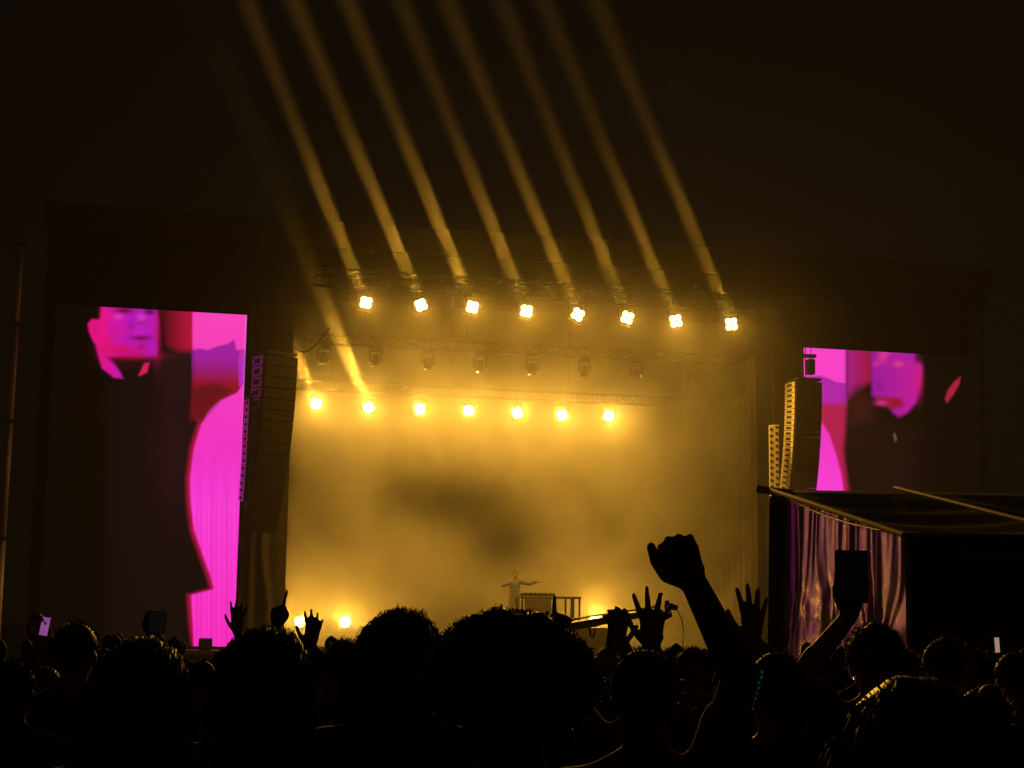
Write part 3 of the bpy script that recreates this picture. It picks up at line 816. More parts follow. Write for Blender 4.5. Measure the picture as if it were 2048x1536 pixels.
# satin drape on the left side, gathered under the rake, pulled in at two ties
rr = random.Random(4)
NU, NV = 300, 80
side = (B - A); sd = Vector((side.x, side.y, 0)).normalized(); nrm = Vector((-sd.y, sd.x, 0))
if nrm.x > 0: nrm = -nrm
ph = [0.0]; am = []
for i in range(NU + 1):
    ph.append(ph[-1] + rr.uniform(0.15, 0.60)); am.append(rr.uniform(0.4, 1.2))
v = []; f = []
for j in range(NV + 1):
    t_ = j / NV                                     # 0 top .. 1 bottom
    for i in range(NU + 1):
        s = i / NU
        top = A.lerp(B, s * 0.985 + 0.005)
        z = top.z - 0.06 - (top.z - 0.12) * t_
        # folds gather at ties half way down and fan out again below
        warp = 0.0; near = 0.0
        for sc, tt in ((0.22, 0.44), (0.50, 0.40), (0.80, 0.43)):
            gq = math.exp(-((t_ - tt) / 0.15) ** 2) * math.exp(-((s - sc) / 0.13) ** 2)
            warp += 1.1 * gq * (s - sc); near += gq
        sw = s + warp + 0.020 * mnoise.noise(Vector((s * 5, t_ * 2.2, 3)))
        off = 0.060 * mnoise.noise(Vector((sw * 19, t_ * 0.9, 0))) + 0.030 * mnoise.noise(Vector((sw * 44, t_ * 1.4, 7))) * (1.3 - t_) \
            + 0.050 * near * mnoise.noise(Vector((s * 18, t_ * 16, 11))) + 0.05 * t_ * mnoise.noise(Vector((sw * 11, t_ * 2.0, 5)))
        p = A.lerp(B, s)
        z += 0.05 * (1 - t_) ** 8 * abs(math.sin(s * 40))  # scalloped top
        q = p + nrm * (off * 0.75 - 0.05 + 0.08 * t_)
        v.append((q.x - TB.x, q.y - TB.y, z))
for j in range(NV):
    for i in range(NU):
        a_ = j * (NU + 1) + i
        f.append((a_, a_ + 1, a_ + NU + 2, a_ + NU + 1))
pyd('satin_drape', v, f, satin, tent, True)
# black leg drape at the tent's far corner
vv = []; ff = []
for i in range(25):
    s = i / 24; p = A + Vector((-0.10 + 0.40 * s, -0.35 - 0.02 * s, 0)) - TB
    off = 0.05 * math.sin(i * 1.1)
    vv += [(p.x - 0.08, p.y + off, 0.02), (p.x, p.y + off, A.z - 0.1)]
for i in range(24): ff.append((2 * i, 2 * i + 2, 2 * i + 3, 2 * i + 1))
pyd('leg_drape', vv, ff, tent_dark, tent, True)
# ================================================================== PEOPLE
_SPH = {}
def _sphere(n):
    if n not in _SPH:
        m = n * 2 // 3
        v = [(0, 0, 1)] + [(math.sin(math.pi * j / m) * math.cos(2 * math.pi * i / n), math.sin(math.pi * j / m) * math.sin(2 * math.pi * i / n), math.cos(math.pi * j / m)) for j in range(1, m) for i in range(n)] + [(0, 0, -1)]
        f = [(0, 1 + i, 1 + (i + 1) % n) for i in range(n)]
        for j in range(m - 2):
            for i in range(n):
                a = 1 + j * n; f.append((a + i, a + n + i, a + n + (i + 1) % n, a + (i + 1) % n))
        a = 1 + (m - 2) * n; e = len(v) - 1
        f += [(a + i, e, a + (i + 1) % n) for i in range(n)]
        _SPH[n] = (np.array(v), f)
    return _SPH[n]
class Geo:
    """collects closed primitives that are fused into one skin by remesh()"""
    def __init__(s): s.v = []; s.f = []; s.n = 0
    def add(s, v, f):
        s.v.append(v); s.f += [tuple(i + s.n for i in q) for q in f]; s.n += len(v)
def ell(g, c, r, rot=None, seg=14):
    v, f = _sphere(seg)
    p = v * np.array(tuple(r))
    if rot is not None: p = p @ np.array(rot).T
    g.add(p + np.array(tuple(c)), f)
def cap(g, p0, r0, p1, r1, n=12):
    p0 = Vector(p0); p1 = Vector(p1); d = p1 - p0
    if d.length > 1e-6:
        R = np.array(d.to_track_quat('Z', 'Y').to_matrix())
        an = np.arange(n) * 2 * math.pi / n
        ring = np.stack([np.cos(an), np.sin(an), np.zeros(n)], 1) @ R.T
        v = np.concatenate([np.array(p0) + ring * r0, np.array(p1) + ring * r1])
        f = [(i, (i + 1) % n, n + (i + 1) % n, n + i) for i in range(n)] + [tuple(range(n))[::-1], tuple(range(n, 2 * n))]
        g.add(v, f)
    ell(g, p0, (r0,) * 3, seg=n); ell(g, p1, (r1,) * 3, seg=n)
def remesh(bm, voxel, smooth_it=4, name='body'):
    me = bpy.data.meshes.new(name + '_raw'); me.from_pydata(np.concatenate(bm.v).tolist(), [], bm.f); me.update()
    o = bpy.data.objects.new('tmp', me); COL.objects.link(o)
    m = o.modifiers.new('r', 'REMESH'); m.mode = 'VOXEL'; m.voxel_size = voxel; m.use_smooth_shade = True
    s = o.modifiers.new('s', 'SMOOTH'); s.factor = 0.5; s.iterations = smooth_it
    dg = bpy.context.evaluated_depsgraph_get()
    out = bpy.data.meshes.new_from_object(o.evaluated_get(dg))
    out.name = name
    bpy.data.objects.remove(o); bpy.data.meshes.remove(me)
    return out

HEADP = Vector((0, -0.005, 1.52))       # head pivot
def head_parts(bm, HR):
    def h(p): return HEADP + HR @ (Vector(p) - HEADP)
    ell(bm, h((0, 0.000, 1.645)), (0.076, 0.097, 0.093), HR)
    ell(bm, h((0, 0.040, 1.580)), (0.060, 0.062, 0.075), HR)
    ell(bm, h((0, 0.070, 1.535)), (0.032, 0.030, 0.026), HR)             # chin
    cap(bm, h((0, 0.098, 1.632)), 0.010, h((0, 0.117, 1.598)), 0.015, 8)   # nose
    for s in (-1, 1):
        ell(bm, h((s * 0.078, -0.004, 1.610)), (0.011, 0.020, 0.032), HR)
        cap(bm, h((s * 0.014, 0.094, 1.648)), 0.011, h((s * 0.048, 0.080, 1.648)), 0.010, 8)   # brow
        ell(bm, h((s * 0.042, 0.074, 1.600)), (0.022, 0.020, 0.018), HR)   # cheek
    cap(bm, h((-0.018, 0.096, 1.567)), 0.008, h((0.018, 0.096, 1.567)), 0.008, 8)
    cap(bm, Vector((0, -0.012, 1.42)), 0.060, h((0, 0.004, 1.56)), 0.054)

def hand_geo(bm, W, y, z, kind, side, sc=1.0):
    """W wrist, y towards the fingertips, z back of hand; side=+1 right hand (thumb at -x seen from the back)"""
    y = Vector(y).normalized(); z = (Vector(z) - y * Vector(z).dot(y)).normalized()
    x = y.cross(z).normalized() * (-side)          # thumb side
    def pt(a, b, c): return W + (x * a + y * b + z * c) * sc
    r = 0.0107 * sc
    kn = [(0.033, 0.090), (0.011, 0.095), (-0.011, 0.090), (-0.031, 0.081)]
    ln = [(0.043, 0.026, 0.020), (0.047, 0.030, 0.021), (0.043, 0.028, 0.020), (0.034, 0.021, 0.018)]
    poses = {
        'open': ([(6, 8, 5)] * 4, (14, 4, -5, -15)),
        'spread': ([(4, 10, 8), (0, 8, 5), (6, 14, 8), (10, 18, 10)], (22, 6, -8, -24)),
        'relaxed': ([(18, 30, 18), (24, 34, 20), (28, 38, 20), (30, 40, 22)], (8, 2, -3, -8)),
        'fist': ([(62, 100, 55), (72, 100, 60), (74, 102, 60), (70, 104, 60)], (3, 1, -1, -3)),
        'pinch': ([(62, 92, 62), (56, 100, 60), (50, 102, 60), (38, 96, 58)], (2, 1, -3, -8)),
        'point': ([(2, 4, 3), (82, 96, 60), (84, 98, 60), (84, 98, 60)], (4, 1, -1, -3)),
        'grip': ([(40, 55, 30), (42, 55, 30), (44, 55, 30), (46, 52, 30)], (4, 1, -1, -4)),
    }
    bends, spr = poses[kind]
    ell(bm, pt(0.0, 0.045, -0.003), (0.036 * sc,) * 3)
    for (kx, ky) in kn:
        cap(bm, pt(kx * 0.5, 0.008, 0), 0.0150 * sc, pt(kx, ky, 0), 0.0115 * sc, 8)
    cap(bm, pt(0.028, 0.03, -0.006), 0.014 * sc, pt(-0.026, 0.03, -0.006), 0.013 * sc, 8)
    cap(bm, pt(0.030, 0.065, -0.003), 0.012 * sc, pt(-0.026, 0.058, -0.003), 0.011 * sc, 8)
    for k in range(4):
        p = pt(kn[k][0], kn[k][1], 0); ang = 0
        sp = math.radians(spr[k])
        d0 = (y * math.cos(sp) + x * math.sin(sp))
        rr = [r * 1.08, r, r * 0.92, r * 0.8]
        if k == 3: rr = [q * 0.88 for q in rr]
        for j in range(3):
            ang += math.radians(bends[k][j])
            d = d0 * math.cos(ang) - z * math.sin(ang)
            q = p + d * ln[k][j] * sc
            cap(bm, p, rr[j], q, rr[j + 1], 8)
            p = q
    if kind in ('fist', 'point'):
        th = [(0.030, 0.020, -0.010), (0.046, 0.052, -0.022), (0.030, 0.078, -0.042), (0.006, 0.082, -0.050)]
    elif kind == 'pinch':
        th = [(0.026, 0.016, -0.006), (0.054, 0.042, -0.008), (0.063, 0.080, -0.008), (0.061, 0.116, -0.006)]
    elif kind == 'grip':
        th = [(0.028, 0.016, -0.010), (0.050, 0.048, -0.030), (0.050, 0.080, -0.040), (0.046, 0.104, -0.040)]
    else:
        th = [(0.028, 0.018, -0.008), (0.056, 0.046, -0.016), (0.074, 0.074, -0.018), (0.084, 0.098, -0.018)]
    tr = [0.0150, 0.0150, 0.0145, 0.0115] if kind == 'pinch' else [0.0150, 0.0125, 0.0115, 0.0092]
    for j in range(3): cap(bm, pt(*th[j]), tr[j] * sc, pt(*th[j + 1]), tr[j + 1] * sc, 8)

SHO = 0.180
def shoulder(s): return Vector((s * SHO, -0.012, 1.405))
def ik(S, W, pole, L1=0.295, L2=0.262):
    d = W - S; D = d.length; mx = (L1 + L2) * 0.997
    if D > mx:
        k = D / mx; L1 *= k; L2 *= k
    a = (L1 * L1 - L2 * L2 + D * D) / (2 * D)
    hgt = math.sqrt(max(L1 * L1 - a * a, 1e-6))
    n = d.normalized(); p = (pole - n * pole.dot(n)).normalized()
    return S + n * a + p * hgt
ARM_DOWN = lambda s: dict(S=shoulder(s), E=Vector((s * 0.235, -0.02, 1.13)), W=Vector((s * 0.245, 0.07, 0.885)), hd=Vector((0, 0.18, -1)), hz=Vector((s, 0, 0.1)), kind='relaxed')

def body_mesh(arms, HR, voxel, name='body', legs=True):
    bm = Geo()
    for s in (-1, 1):
        cap(bm, (s * 0.092, 0, 0.90), 0.088, (s * 0.100, 0.012, 0.48), 0.056)
        cap(bm, (s * 0.100, 0.012, 0.48), 0.056, (s * 0.105, -0.01, 0.09), 0.040)
        ell(bm, (s * 0.100, -0.02, 0.33), (0.054, 0.060, 0.12))
        cap(bm, (s * 0.105, -0.015, 0.050), 0.042, (s * 0.120, 0.13, 0.034), 0.032)
    ell(bm, (0, 0, 0.96), (0.165, 0.112, 0.13)); ell(bm, (0, 0.006, 1.10), (0.142, 0.102, 0.17))
    ell(bm, (0, -0.004, 1.285), (0.172, 0.112, 0.175))
    cap(bm, (-0.145, -0.012, 1.405), 0.060, (0.145, -0.012, 1.405), 0.060)
    for s in (-1, 1): cap(bm, (s * 0.12, -0.015, 1.425), 0.045, (s * 0.02, -0.015, 1.495), 0.045)
    head_parts(bm, HR)
    for s in (-1, 1):
        a = arms[s]
        k = a.get('as', 1.0)
        cap(bm, a['S'], 0.056, a['E'], 0.041 * k); cap(bm, a['E'], 0.041 * k, a['W'], 0.0275 * k)
        m = a['E'].lerp(a['W'], 0.28); cap(bm, a['E'].lerp(a['W'], 0.1), 0.040 * k, m, 0.043 * k)
        hand_geo(bm, a['W'], a['hd'], a['hz'], a['kind'], s, a.get('hs', 1.0))
    return remesh(bm, voxel, 4 if voxel > 0.01 else (1 if voxel < 0.006 else 2), name)
def shirt_mesh(arms, sleeve, voxel=0.014):
    bm = Geo(); g = 0.016
    ell(bm, (0, 0, 0.98), (0.165 + g, 0.112 + g, 0.12)); ell(bm, (0, 0.006, 1.10), (0.150 + g, 0.104 + g, 0.19))
    ell(bm, (0, -0.004, 1.285), (0.172 + g, 0.112 + g, 0.180))
    cap(bm, (-0.145, -0.012, 1.405), 0.060 + g, (0.145, -0.012, 1.405), 0.060 + g)
    for s in (-1, 1):
        cap(bm, (s * 0.12, -0.015, 1.425), 0.045 + g * .8, (s * 0.045, -0.015, 1.470), 0.042 + g * .6)
        a = arms[s]
        if sleeve <= 1: cap(bm, a['S'], 0.056 + g, a['S'].lerp(a['E'], sleeve), 0.050 + g)
        else:
            cap(bm, a['S'], 0.056 + g, a['E'], 0.044 + g); cap(bm, a['E'], 0.044 + g, a['E'].lerp(a['W'], 0.9), 0.032 + g * .7)
    return remesh(bm, voxel, 5, 'shirt')
def trouser_mesh():
    bm = Geo(); g = 0.014
    for s in (-1, 1):
        cap(bm, (s * 0.092, 0, 0.90), 0.088 + g, (s * 0.100, 0.012, 0.48), 0.060 + g)
        cap(bm, (s * 0.100, 0.012, 0.48), 0.060 + g, (s * 0.105, -0.01, 0.12), 0.052 + g)
    ell(bm, (0, 0, 0.955), (0.165 + g, 0.112 + g, 0.11))
    return remesh(bm, 0.016, 4, 'trousers')
ME_TROUSERS = trouser_mesh()

def hair_mesh(style, seed, HR):
    """scalp shell plus many fine strands; head-local then turned with the head"""
    rg = random.Random(seed)
    C = Vector((0, -0.004, 1.648)); R = Vector((0.081, 0.103, 0.099))
    grow = {'short': 0.006, 'medium': 0.016, 'long': 0.014, 'thick': 0.040, 'afro': 0.055, 'buzz': 0.001, 'bun': 0.008}[style]
    wide = {'afro': (1.15, 0.9, 0.45), 'medium': (1.1, 1, .9)}.get(style, (1, 1, 1))
    R2 = Vector((R.x + grow * wide[0], R.y + grow * wide[1], R.z + grow * wide[2]))
    def on_scalp(n):      # hair grows above a line from forehead to nape
        line = 0.34 if n.y > 0.5 else (0.34 - (0.5 - n.y) * 0.62)
        return n.z > line - (0.15 if style in ('afro', 'long', 'medium', 'thick') else 0)
    bm = bmesh.new()
    bmesh.ops.create_icosphere(bm, subdivisions=4, radius=1.0)
    dead = [v for v in bm.verts if not on_scalp(v.co.normalized())]
    bmesh.ops.delete(bm, geom=dead, context='VERTS')
    ofs = Vector((seed * 1.7, 2.3, 0))
    from mathutils import noise as mn
    for v in bm.verts:
        n = v.co.normalized()
        k = 1 + (0.10 if style in ('afro', 'medium', 'long', 'thick') else 0.02) * mn.noise(n * 2.4 + ofs) + (0.05 if style in ('afro', 'medium') else 0.018) * mn.noise(n * 5 + ofs) + (0.03 if style == 'afro' else 0.008) * mn.noise(n * 14 + ofs)
        v.co = Vector((n.x * R2.x, n.y * R2.y, n.z * R2.z)) * k + C
    bm.verts.ensure_lookup_table()
    # strands
    N = {'short': 2600, 'medium': 4200, 'long': 4200, 'thick': 6000, 'afro': 9000, 'buzz': 1500, 'bun': 2600}[style]
    for _ in range(N):
        n = Vector((rg.gauss(0, 1), rg.gauss(0, 1), rg.gauss(0, 1))).normalized()
        if not on_scalp(n): continue
        p = Vector((n.x * R2.x, n.y * R2.y, n.z * R2.z)) * (0.985 + (0.10 if style in ('afro', 'medium', 'long', 'thick') else 0.02) * mn.noise(n * 2.4 + ofs)) + C
        if style == 'short': L = rg.uniform(0.010, 0.026); d = (n + Vector((rg.uniform(-.6, .6), rg.uniform(-.2, .9), rg.uniform(-.2, .5)))).normalized(); ns = 2; g_ = 0.1; curl = 0.25
        elif style == 'buzz': L = rg.uniform(0.003, 0.008); d = n; ns = 1; g_ = 0; curl = 0
        elif style == 'bun': L = rg.uniform(0.015, 0.05); d = (n * 0.25 + Vector((0, -.9, .35))).normalized(); ns = 2; g_ = 0.05; curl = 0.2
        elif style == 'medium': L = rg.uniform(0.012, 0.034); d = (n * 0.5 + Vector((rg.uniform(-.7, .7), rg.uniform(-.9, .5), rg.uniform(-.5, .2)))).normalized(); ns = 3; g_ = 0.4; curl = 0.4
        elif style == 'thick': L = rg.uniform(0.03, 0.30) if n.y < 0.2 else rg.uniform(0.02, 0.08); d = (n * 0.10 + Vector((n.x * .5, -0.6, -0.3))).normalized(); ns = 6; g_ = 0.8; curl = 0.12
        elif style == 'long': L = rg.uniform(0.20, 0.42); d = (n * 0.10 + Vector((n.x * .10, -0.75, 0.0))).normalized(); ns = 6; g_ = 0.8; curl = 0.10
        else: L = rg.uniform(0.004, 0.013); d = (n + Vector((rg.uniform(-.7, .7), rg.uniform(-.7, .7), rg.uniform(-.7, .7)))).normalized(); ns = 4; g_ = 0.0; curl = 1.1
        if style in ('thick', 'long', 'medium') and rg.random() < 0.22: L = rg.uniform(0.006, 0.028); d = (n + Vector((rg.uniform(-.8, .8), rg.uniform(-.8, .8), rg.uniform(-.5, .5)))).normalized(); ns = 2; g_ = 0.1
        wdt = rg.uniform(0.0007, 0.0014) * (1.5 if style in ('afro', 'long', 'thick') else 1)
        sd_ = d.cross(Vector((rg.uniform(-1, 1), rg.uniform(-1, 1), rg.uniform(-1, 1)))).normalized() * wdt
        pa, pb = bm.verts.new(p - sd_), bm.verts.new(p + sd_)
        for j in range(ns):
            d = (d + Vector((0, 0, -g_)) * (j > 0) + Vector((rg.uniform(-1, 1), rg.uniform(-1, 1), rg.uniform(-1, 1))) * curl * 0.6).normalized()
            p = p + d * (L / ns)
            # keep long strands outside the neck and shoulders
            if p.z < 1.55 and style in ('long', 'medium', 'thick'):
                q = Vector((p.x, p.y + 0.01)); rmin = 0.068 if p.z > 1.46 else 0.10
                if abs(p.x) < 0.20 and p.y > -rmin and p.z < 1.46: p.y = -rmin - rg.uniform(0, 0.04)
                elif q.length < rmin: q = q.normalized() * rmin; p.x, p.y = q.x, q.y - 0.01
            if j == ns - 1:
                e = bm.verts.new(p); bm.faces.new((pa, pb, e))
            else:
                k = 1 - 0.5 * (j + 1) / ns
                na, nb = bm.verts.new(p - sd_ * k), bm.verts.new(p + sd_ * k)
                bm.faces.new((pa, pb, nb, na)); pa, pb = na, nb
    if style == 'bun':
        bmesh.ops.create_uvsphere(bm, u_segments=14, v_segments=10, radius=0.042, matrix=Matrix.Translation((0, -0.085, 1.725)))
    if HR is not None:
        for v in bm.verts: v.co = HEADP + HR @ (v.co - HEADP)
    me = bpy.data.meshes.new('hair'); bm.to_mesh(me); bm.free()
    for p in me.polygons: p.use_smooth = True
    return me

def skin_mat(k):
    cols = [(0.36, 0.21, 0.15), (0.24, 0.13, 0.085), (0.10, 0.055, 0.036), (0.45, 0.28, 0.21)]
    m = mat(f'skin_{k}', cols[k], 0.5, noise=0.12, scale=18, spec=0.4)
    m.node_tree.nodes['Principled BSDF'].inputs['Subsurface Weight'].default_value = 0.0
    return m
def hair_mat(k):
    cols = [(0.018, 0.014, 0.012), (0.05, 0.027, 0.015), (0.14, 0.08, 0.04)]
    return mat(f'hair_{k}', cols[k], 0.42, noise=0.3, scale=40, spec=0.8, sheen=0.4)
SHIRTS = [(0.06, 0.06, 0.065), (0.16, 0.05, 0.16), (0.05, 0.07, 0.12), (0.18, 0.12, 0.08), (0.35, 0.33, 0.30), (0.12, 0.12, 0.07)]
def shirt_mat(k): return mat(f'shirt_{k}', SHIRTS[k], 0.85, noise=0.3, scale=5, bump=0.4, sheen=0.4)
trouser_m = mat('trousers_dark', (0.02, 0.022, 0.03), 0.85, noise=0.3, scale=8)

CACHE = {}
def person(label, px, ytop, d, hair='short', hk=0, sk=0, sh=0, yaw=0.0, nod=0.0, hands=None, sleeve=0.55, group='concert crowd seen from behind',
           voxel=0.012, ground_z=0.0, base=None, H=None, share=None, extra=0.0, hs=1.06, arm_k=1.0):
    """a standing person whose hair top is seen at photo pixel (px, ytop) at depth d. hands: {side: (px,py,depth,kind,finger_dir,back_dir,pole)}"""
    top = at(px, ytop, d) if base is None else base
    grow = {'short': 0.016, 'medium': 0.03, 'long': 0.024, 'thick': 0.05, 'afro': 0.045, 'buzz': 0.004, 'bun': 0.02}[hair] + extra
    if H is None: H = max(1.30, (top.z - ground_z) / (1 + grow / 1.745))
    s = H / 1.745
    loc = Vector((top.x, top.y, ground_z))
    t = thing('person', label, 'person', loc, yaw, group)
    t.scale = (s, s, s)
    HR = (Matrix.Rotation(nod, 3, 'X'))
    hands = hands or {}
    RZ = Matrix.Rotation(-yaw, 3, 'Z')
    arms = {-1: ARM_DOWN(-1), 1: ARM_DOWN(1)}
    for sd_, (hx, hy, hd_, kind, fd, bd, pole) in hands.items():
        Wp = at(hx, hy, hd_) if not isinstance(hx, Vector) else hx
        Wl = RZ @ (Wp - loc) / s
        S = shoulder(sd_)
        if Wl.z > 1.45: S = S + Vector((-sd_ * 0.02, 0.01, 0.045))        # shoulder rises with the arm
        E = ik(S, Wl, RZ @ Vector(pole))
        arms[sd_] = dict(S=S, E=E, W=Wl, hd=RZ @ Vector(fd), hz=RZ @ Vector(bd), kind=kind, hs=hs, **{'as': arm_k})
    key = ('b', share) if share else None
    if key and key in CACHE: mb, ms = CACHE[key]
    else:
        mb = body_mesh(arms, HR, voxel); ms = shirt_mesh(arms, sleeve)
        if key: CACHE[key] = (mb, ms)
    def col(me, m):            # one mesh, this person's own material on the object
        if len(me.materials) == 0: me.materials.append(m)
        return m
    for nm, me, m in (('body', mb, skin_mat(sk)), ('shirt', ms, shirt_mat(sh)), ('trousers', ME_TROUSERS, trouser_m)):
        col(me, m); o = link(nm, me, None, t)
        o.material_slots[0].link = 'OBJECT'; o.material_slots[0].material = m
    hkey = ('h', hair, hk, share)
    if share and hkey in CACHE: mh = CACHE[hkey]
    else:
        mh = hair_mesh(hair, int(abs(px)) % 97 + 1, HR)
        if share: CACHE[hkey] = mh
    col(mh, hair_mat(hk)); o = link('hair', mh, None, t)
    o.material_slots[0].link = 'OBJECT'; o.material_slots[0].material = hair_mat(hk)
    return t, s, arms

UPV = (0, 0, 1); BACKV = (0, -1, 0)
# --- nearest row and raised hands
person('dark head cut by the left edge of the photo', 30, 1318, 5.6, 'short', sk=1, sh=2, share='A')
person('person with round short-haired head, taller than those at the far left', 154, 1242, 6.1, 'short', sk=0, sh=0, share='B')
person('broad dark head below the left end of the magenta screen', 300, 1274, 3.55, 'long', hk=0, sh=0, nod=-0.05)
person('person in dark purple top right below the raised hands at the stage edge', 540, 1250, 3.95, 'long', sh=1)
person('head between the floor lights and the broad dark heads', 690, 1275, 6.2, 'short', sh=3, share='A')
person('left of the two broad heads at the centre, long dark hair', 806, 1214, 4.0, 'long', hk=0, sh=0)
person('person with wide bushy hair, largest head at the centre', 1026, 1196, 2.55, 'afro', hk=0, sk=2, sh=3)
pf, sf, af = person('person raising a right fist in front of the amber stage', 1290, 1292, 3.7, 'short', hk=1, sk=1, sh=5, voxel=0.0055,
       hs=1.0, arm_k=1.14,
       hands={1: (1390, 1170, 3.45, 'pinch', (-0.36, 0.08, 0.93), (0.05, -1, 0.1), (0.8, 0.2, -0.6))})
person('round head between the raised fist and the satin-draped tent', 1552, 1300, 4.4, 'short', sk=1, sh=0, share='C')
p12, s12, a12 = person('person holding up a dark phone before the satin drape', 1748, 1240, 5.4, 'medium', sh=2, voxel=0.008,
       hands={-1: (1702, 1228, 5.1, 'grip', (0.0, 0.15, 1), (0, 1, 0.1), (-0.8, 0, -0.6))})
person('large round head at lower right with thick hair and orange rim light', 1825, 1345, 2.3, 'thick', hk=1, sk=0, sh=0, extra=0.0)
person('person with light brown tousled hair under the tent eave', 1892, 1268, 6.2, 'medium', hk=2, sk=3, sh=4)
person('dark head at the right edge below the tent', 2030, 1300, 6.0, 'short', sk=0, sh=2, share='B')
person('head low between the large round head and the right edge', 1965, 1368, 4.9, 'bun', hk=1, sk=0, sh=3, share='C')
# --- people whose heads are hidden, hands showing above the others
person('person behind the left edge heads holding a glowing phone up', 92, 1330, 7.0, 'short', sh=4, voxel=0.009,
       hands={-1: (80, 1290, 6.7, 'grip', (0.08, 0.1, 1), (0.1, 1, 0.1), (-0.8, 0, -0.6))})
person('person raising a phone above the broad left head', 318, 1292, 8.2, 'short', sh=0, voxel=0.01,
       hands={-1: (308, 1276, 7.9, 'grip', (0.05, 0.15, 1), (0.1, 1, 0.1), (-0.8, 0, -0.6))})
person('person raising an open hand against the magenta screen', 452, 1296, 9.0, 'short', sk=0, sh=1, voxel=0.009,
       hands={1: (474, 1264, 8.7, 'open', (0.0, 0.08, 1), (-0.2, -1, 0.1), (0.8, 0, -0.6))})
person('person behind the purple top raising both hands at the stage edge', 588, 1288, 8.2, 'short', sk=2, sh=0, voxel=0.009,
       hands={-1: (552, 1252, 7.9, 'point', (0.06, 0.1, 1), (-0.5, -1, 0.1), (-0.8, 0, -0.6)), 1: (621, 1294, 8.0, 'open', (0.10, 0.1, 1), (0.5, -1, 0.1), (0.8, 0, -0.6))})
person('person hidden behind the bushy hair, one finger pointing up', 1098, 1262, 7.2, 'short', sk=1, sh=2, voxel=0.009,
       hands={1: (1120, 1276, 7.0, 'point', (0.06, 0.05, 1), (-0.3, -1, 0.1), (0.8, 0, -0.6))})
person('person behind the fist raiser holding up two spread hands', 1272, 1304, 5.6, 'short', sk=1, sh=3, voxel=0.0075,
       hands={-1: (1230, 1298, 5.8, 'relaxed', (0.12, 0.1, 1), (0.4, -1, 0.1), (-0.8, 0, -0.6)), 1: (1304, 1294, 5.1, 'spread', (0.02, 0.1, 1), (-0.25, -1, 0.05), (0.8, 0, -0.6))})
person('person raising an open hand left of the satin-draped tent', 1470, 1310, 5.6, 'short', sk=1, sh=5, voxel=0.0055,
       hands={1: (1504, 1282, 5.4, 'open', (0.05, 0.06, 1), (0.1, -1, 0.1), (0.8, 0, -0.6))})
# --- people further forward, seen in the gaps
for (px, yt, d, lab, hk, sh) in (
        (405, 1318, 8.2, 'small head below the foot of the magenta strip', 0, 2), (232, 1298, 8.6, 'small head between the two leftmost standing heads', 1, 0),
        (640, 1302, 8.0, 'small head just left of the floor light', 0, 3), (905, 1268, 8.4, 'small head hidden behind the two broad centre heads', 1, 0),
        (1180, 1296, 8.8, 'small head right of the bushy hair below the crane boom', 0, 2), (1385, 1290, 8.3, 'small head between the spread hands and the raised arm', 1, 5),
        (1465, 1306, 8.0, 'small head right behind the raised forearm', 0, 0), (1630, 1302, 8.5, 'small head at the foot of the satin drape', 1, 2),
        (1815, 1300, 8.6, 'small head under the tent post', 0, 0), (1945, 1296, 8.0, 'small head right of the light brown hair', 0, 3)):
    person(lab, px, yt, d, 'short' if hk == 0 else 'medium', hk=hk, sk=hk, sh=sh, share='D' if hk else 'C')

# --- the mass of people further forward, down to the stage pit
rg = random.Random(21)
arms0 = {-1: ARM_DOWN(-1), 1: ARM_DOWN(1)}
lo = body_mesh(arms0, Matrix.Identity(3), 0.034)
lv = np.empty(len(lo.vertices) * 3); lo.vertices.foreach_get('co', lv); lv = lv.reshape(-1, 3)
lf = [tuple(p.vertices) for p in lo.polygons]
V = []; FF = []; nn = 0
for row in range(9):
    d = 9.6 + row * 1.05
    x = -d * 0.40 + rg.uniform(0, 0.5)
    while x < min(d * 0.40, 3.3 + (d - 9) * 0.02 if d > 13 else 9):
        k = rg.uniform(1.46, 1.60) / 1.745; a = rg.uniform(-0.4, 0.4)
        R = np.array([[math.cos(a), -math.sin(a), 0], [math.sin(a), math.cos(a), 0], [0, 0, 1]])
        ppx = proj((x, d, 1.5))[0]
        if 375 < ppx < 455 or 622 < ppx < 660 or 1160 < ppx < 1205: x += 0.3; continue
        V.append((lv * k) @ R.T + np.array([x, d + rg.uniform(-0.3, 0.3), 0])); FF += [tuple(i + nn for i in q) for q in lf]; nn += len(lv)
        x += rg.uniform(0.48, 0.85)
cm = bpy.data.meshes.new('crowd'); cm.from_pydata(np.concatenate(V).tolist(), [], FF); cm.update()
tag(link('crowd', cm, mat('crowd_clothes', (0.06, 0.05, 0.05), 0.85, noise=0.6, scale=1.3), None, True), 'dark mass of spectators standing further forward towards the stage', 'crowd', kind='stuff')

# --- beaded band on the raised arm
bead_m = mat('bead_turquoise_glow', (0.10, 0.55, 0.50), 0.2, spec=0.8, noise=0.1, emis=(0.1, 0.7, 0.6), estr=0.03)  # faint emission added so the unlit beads show in the dark
b = bmesh.new(); bmesh.ops.create_icosphere(b, subdivisions=1, radius=0.0042); meb = bpy.data.meshes.new('bead'); b.to_mesh(meb); b.free(); meb.materials.append(bead_m)
for k in range(8):
    q = af[1]['E'].lerp(af[1]['S'], -0.06 + 0.05 * k)
    o = link('bead', meb, parent=pf); o.location = q + Vector((0.040 + 0.002 * (k % 2), -0.030, 0.0))

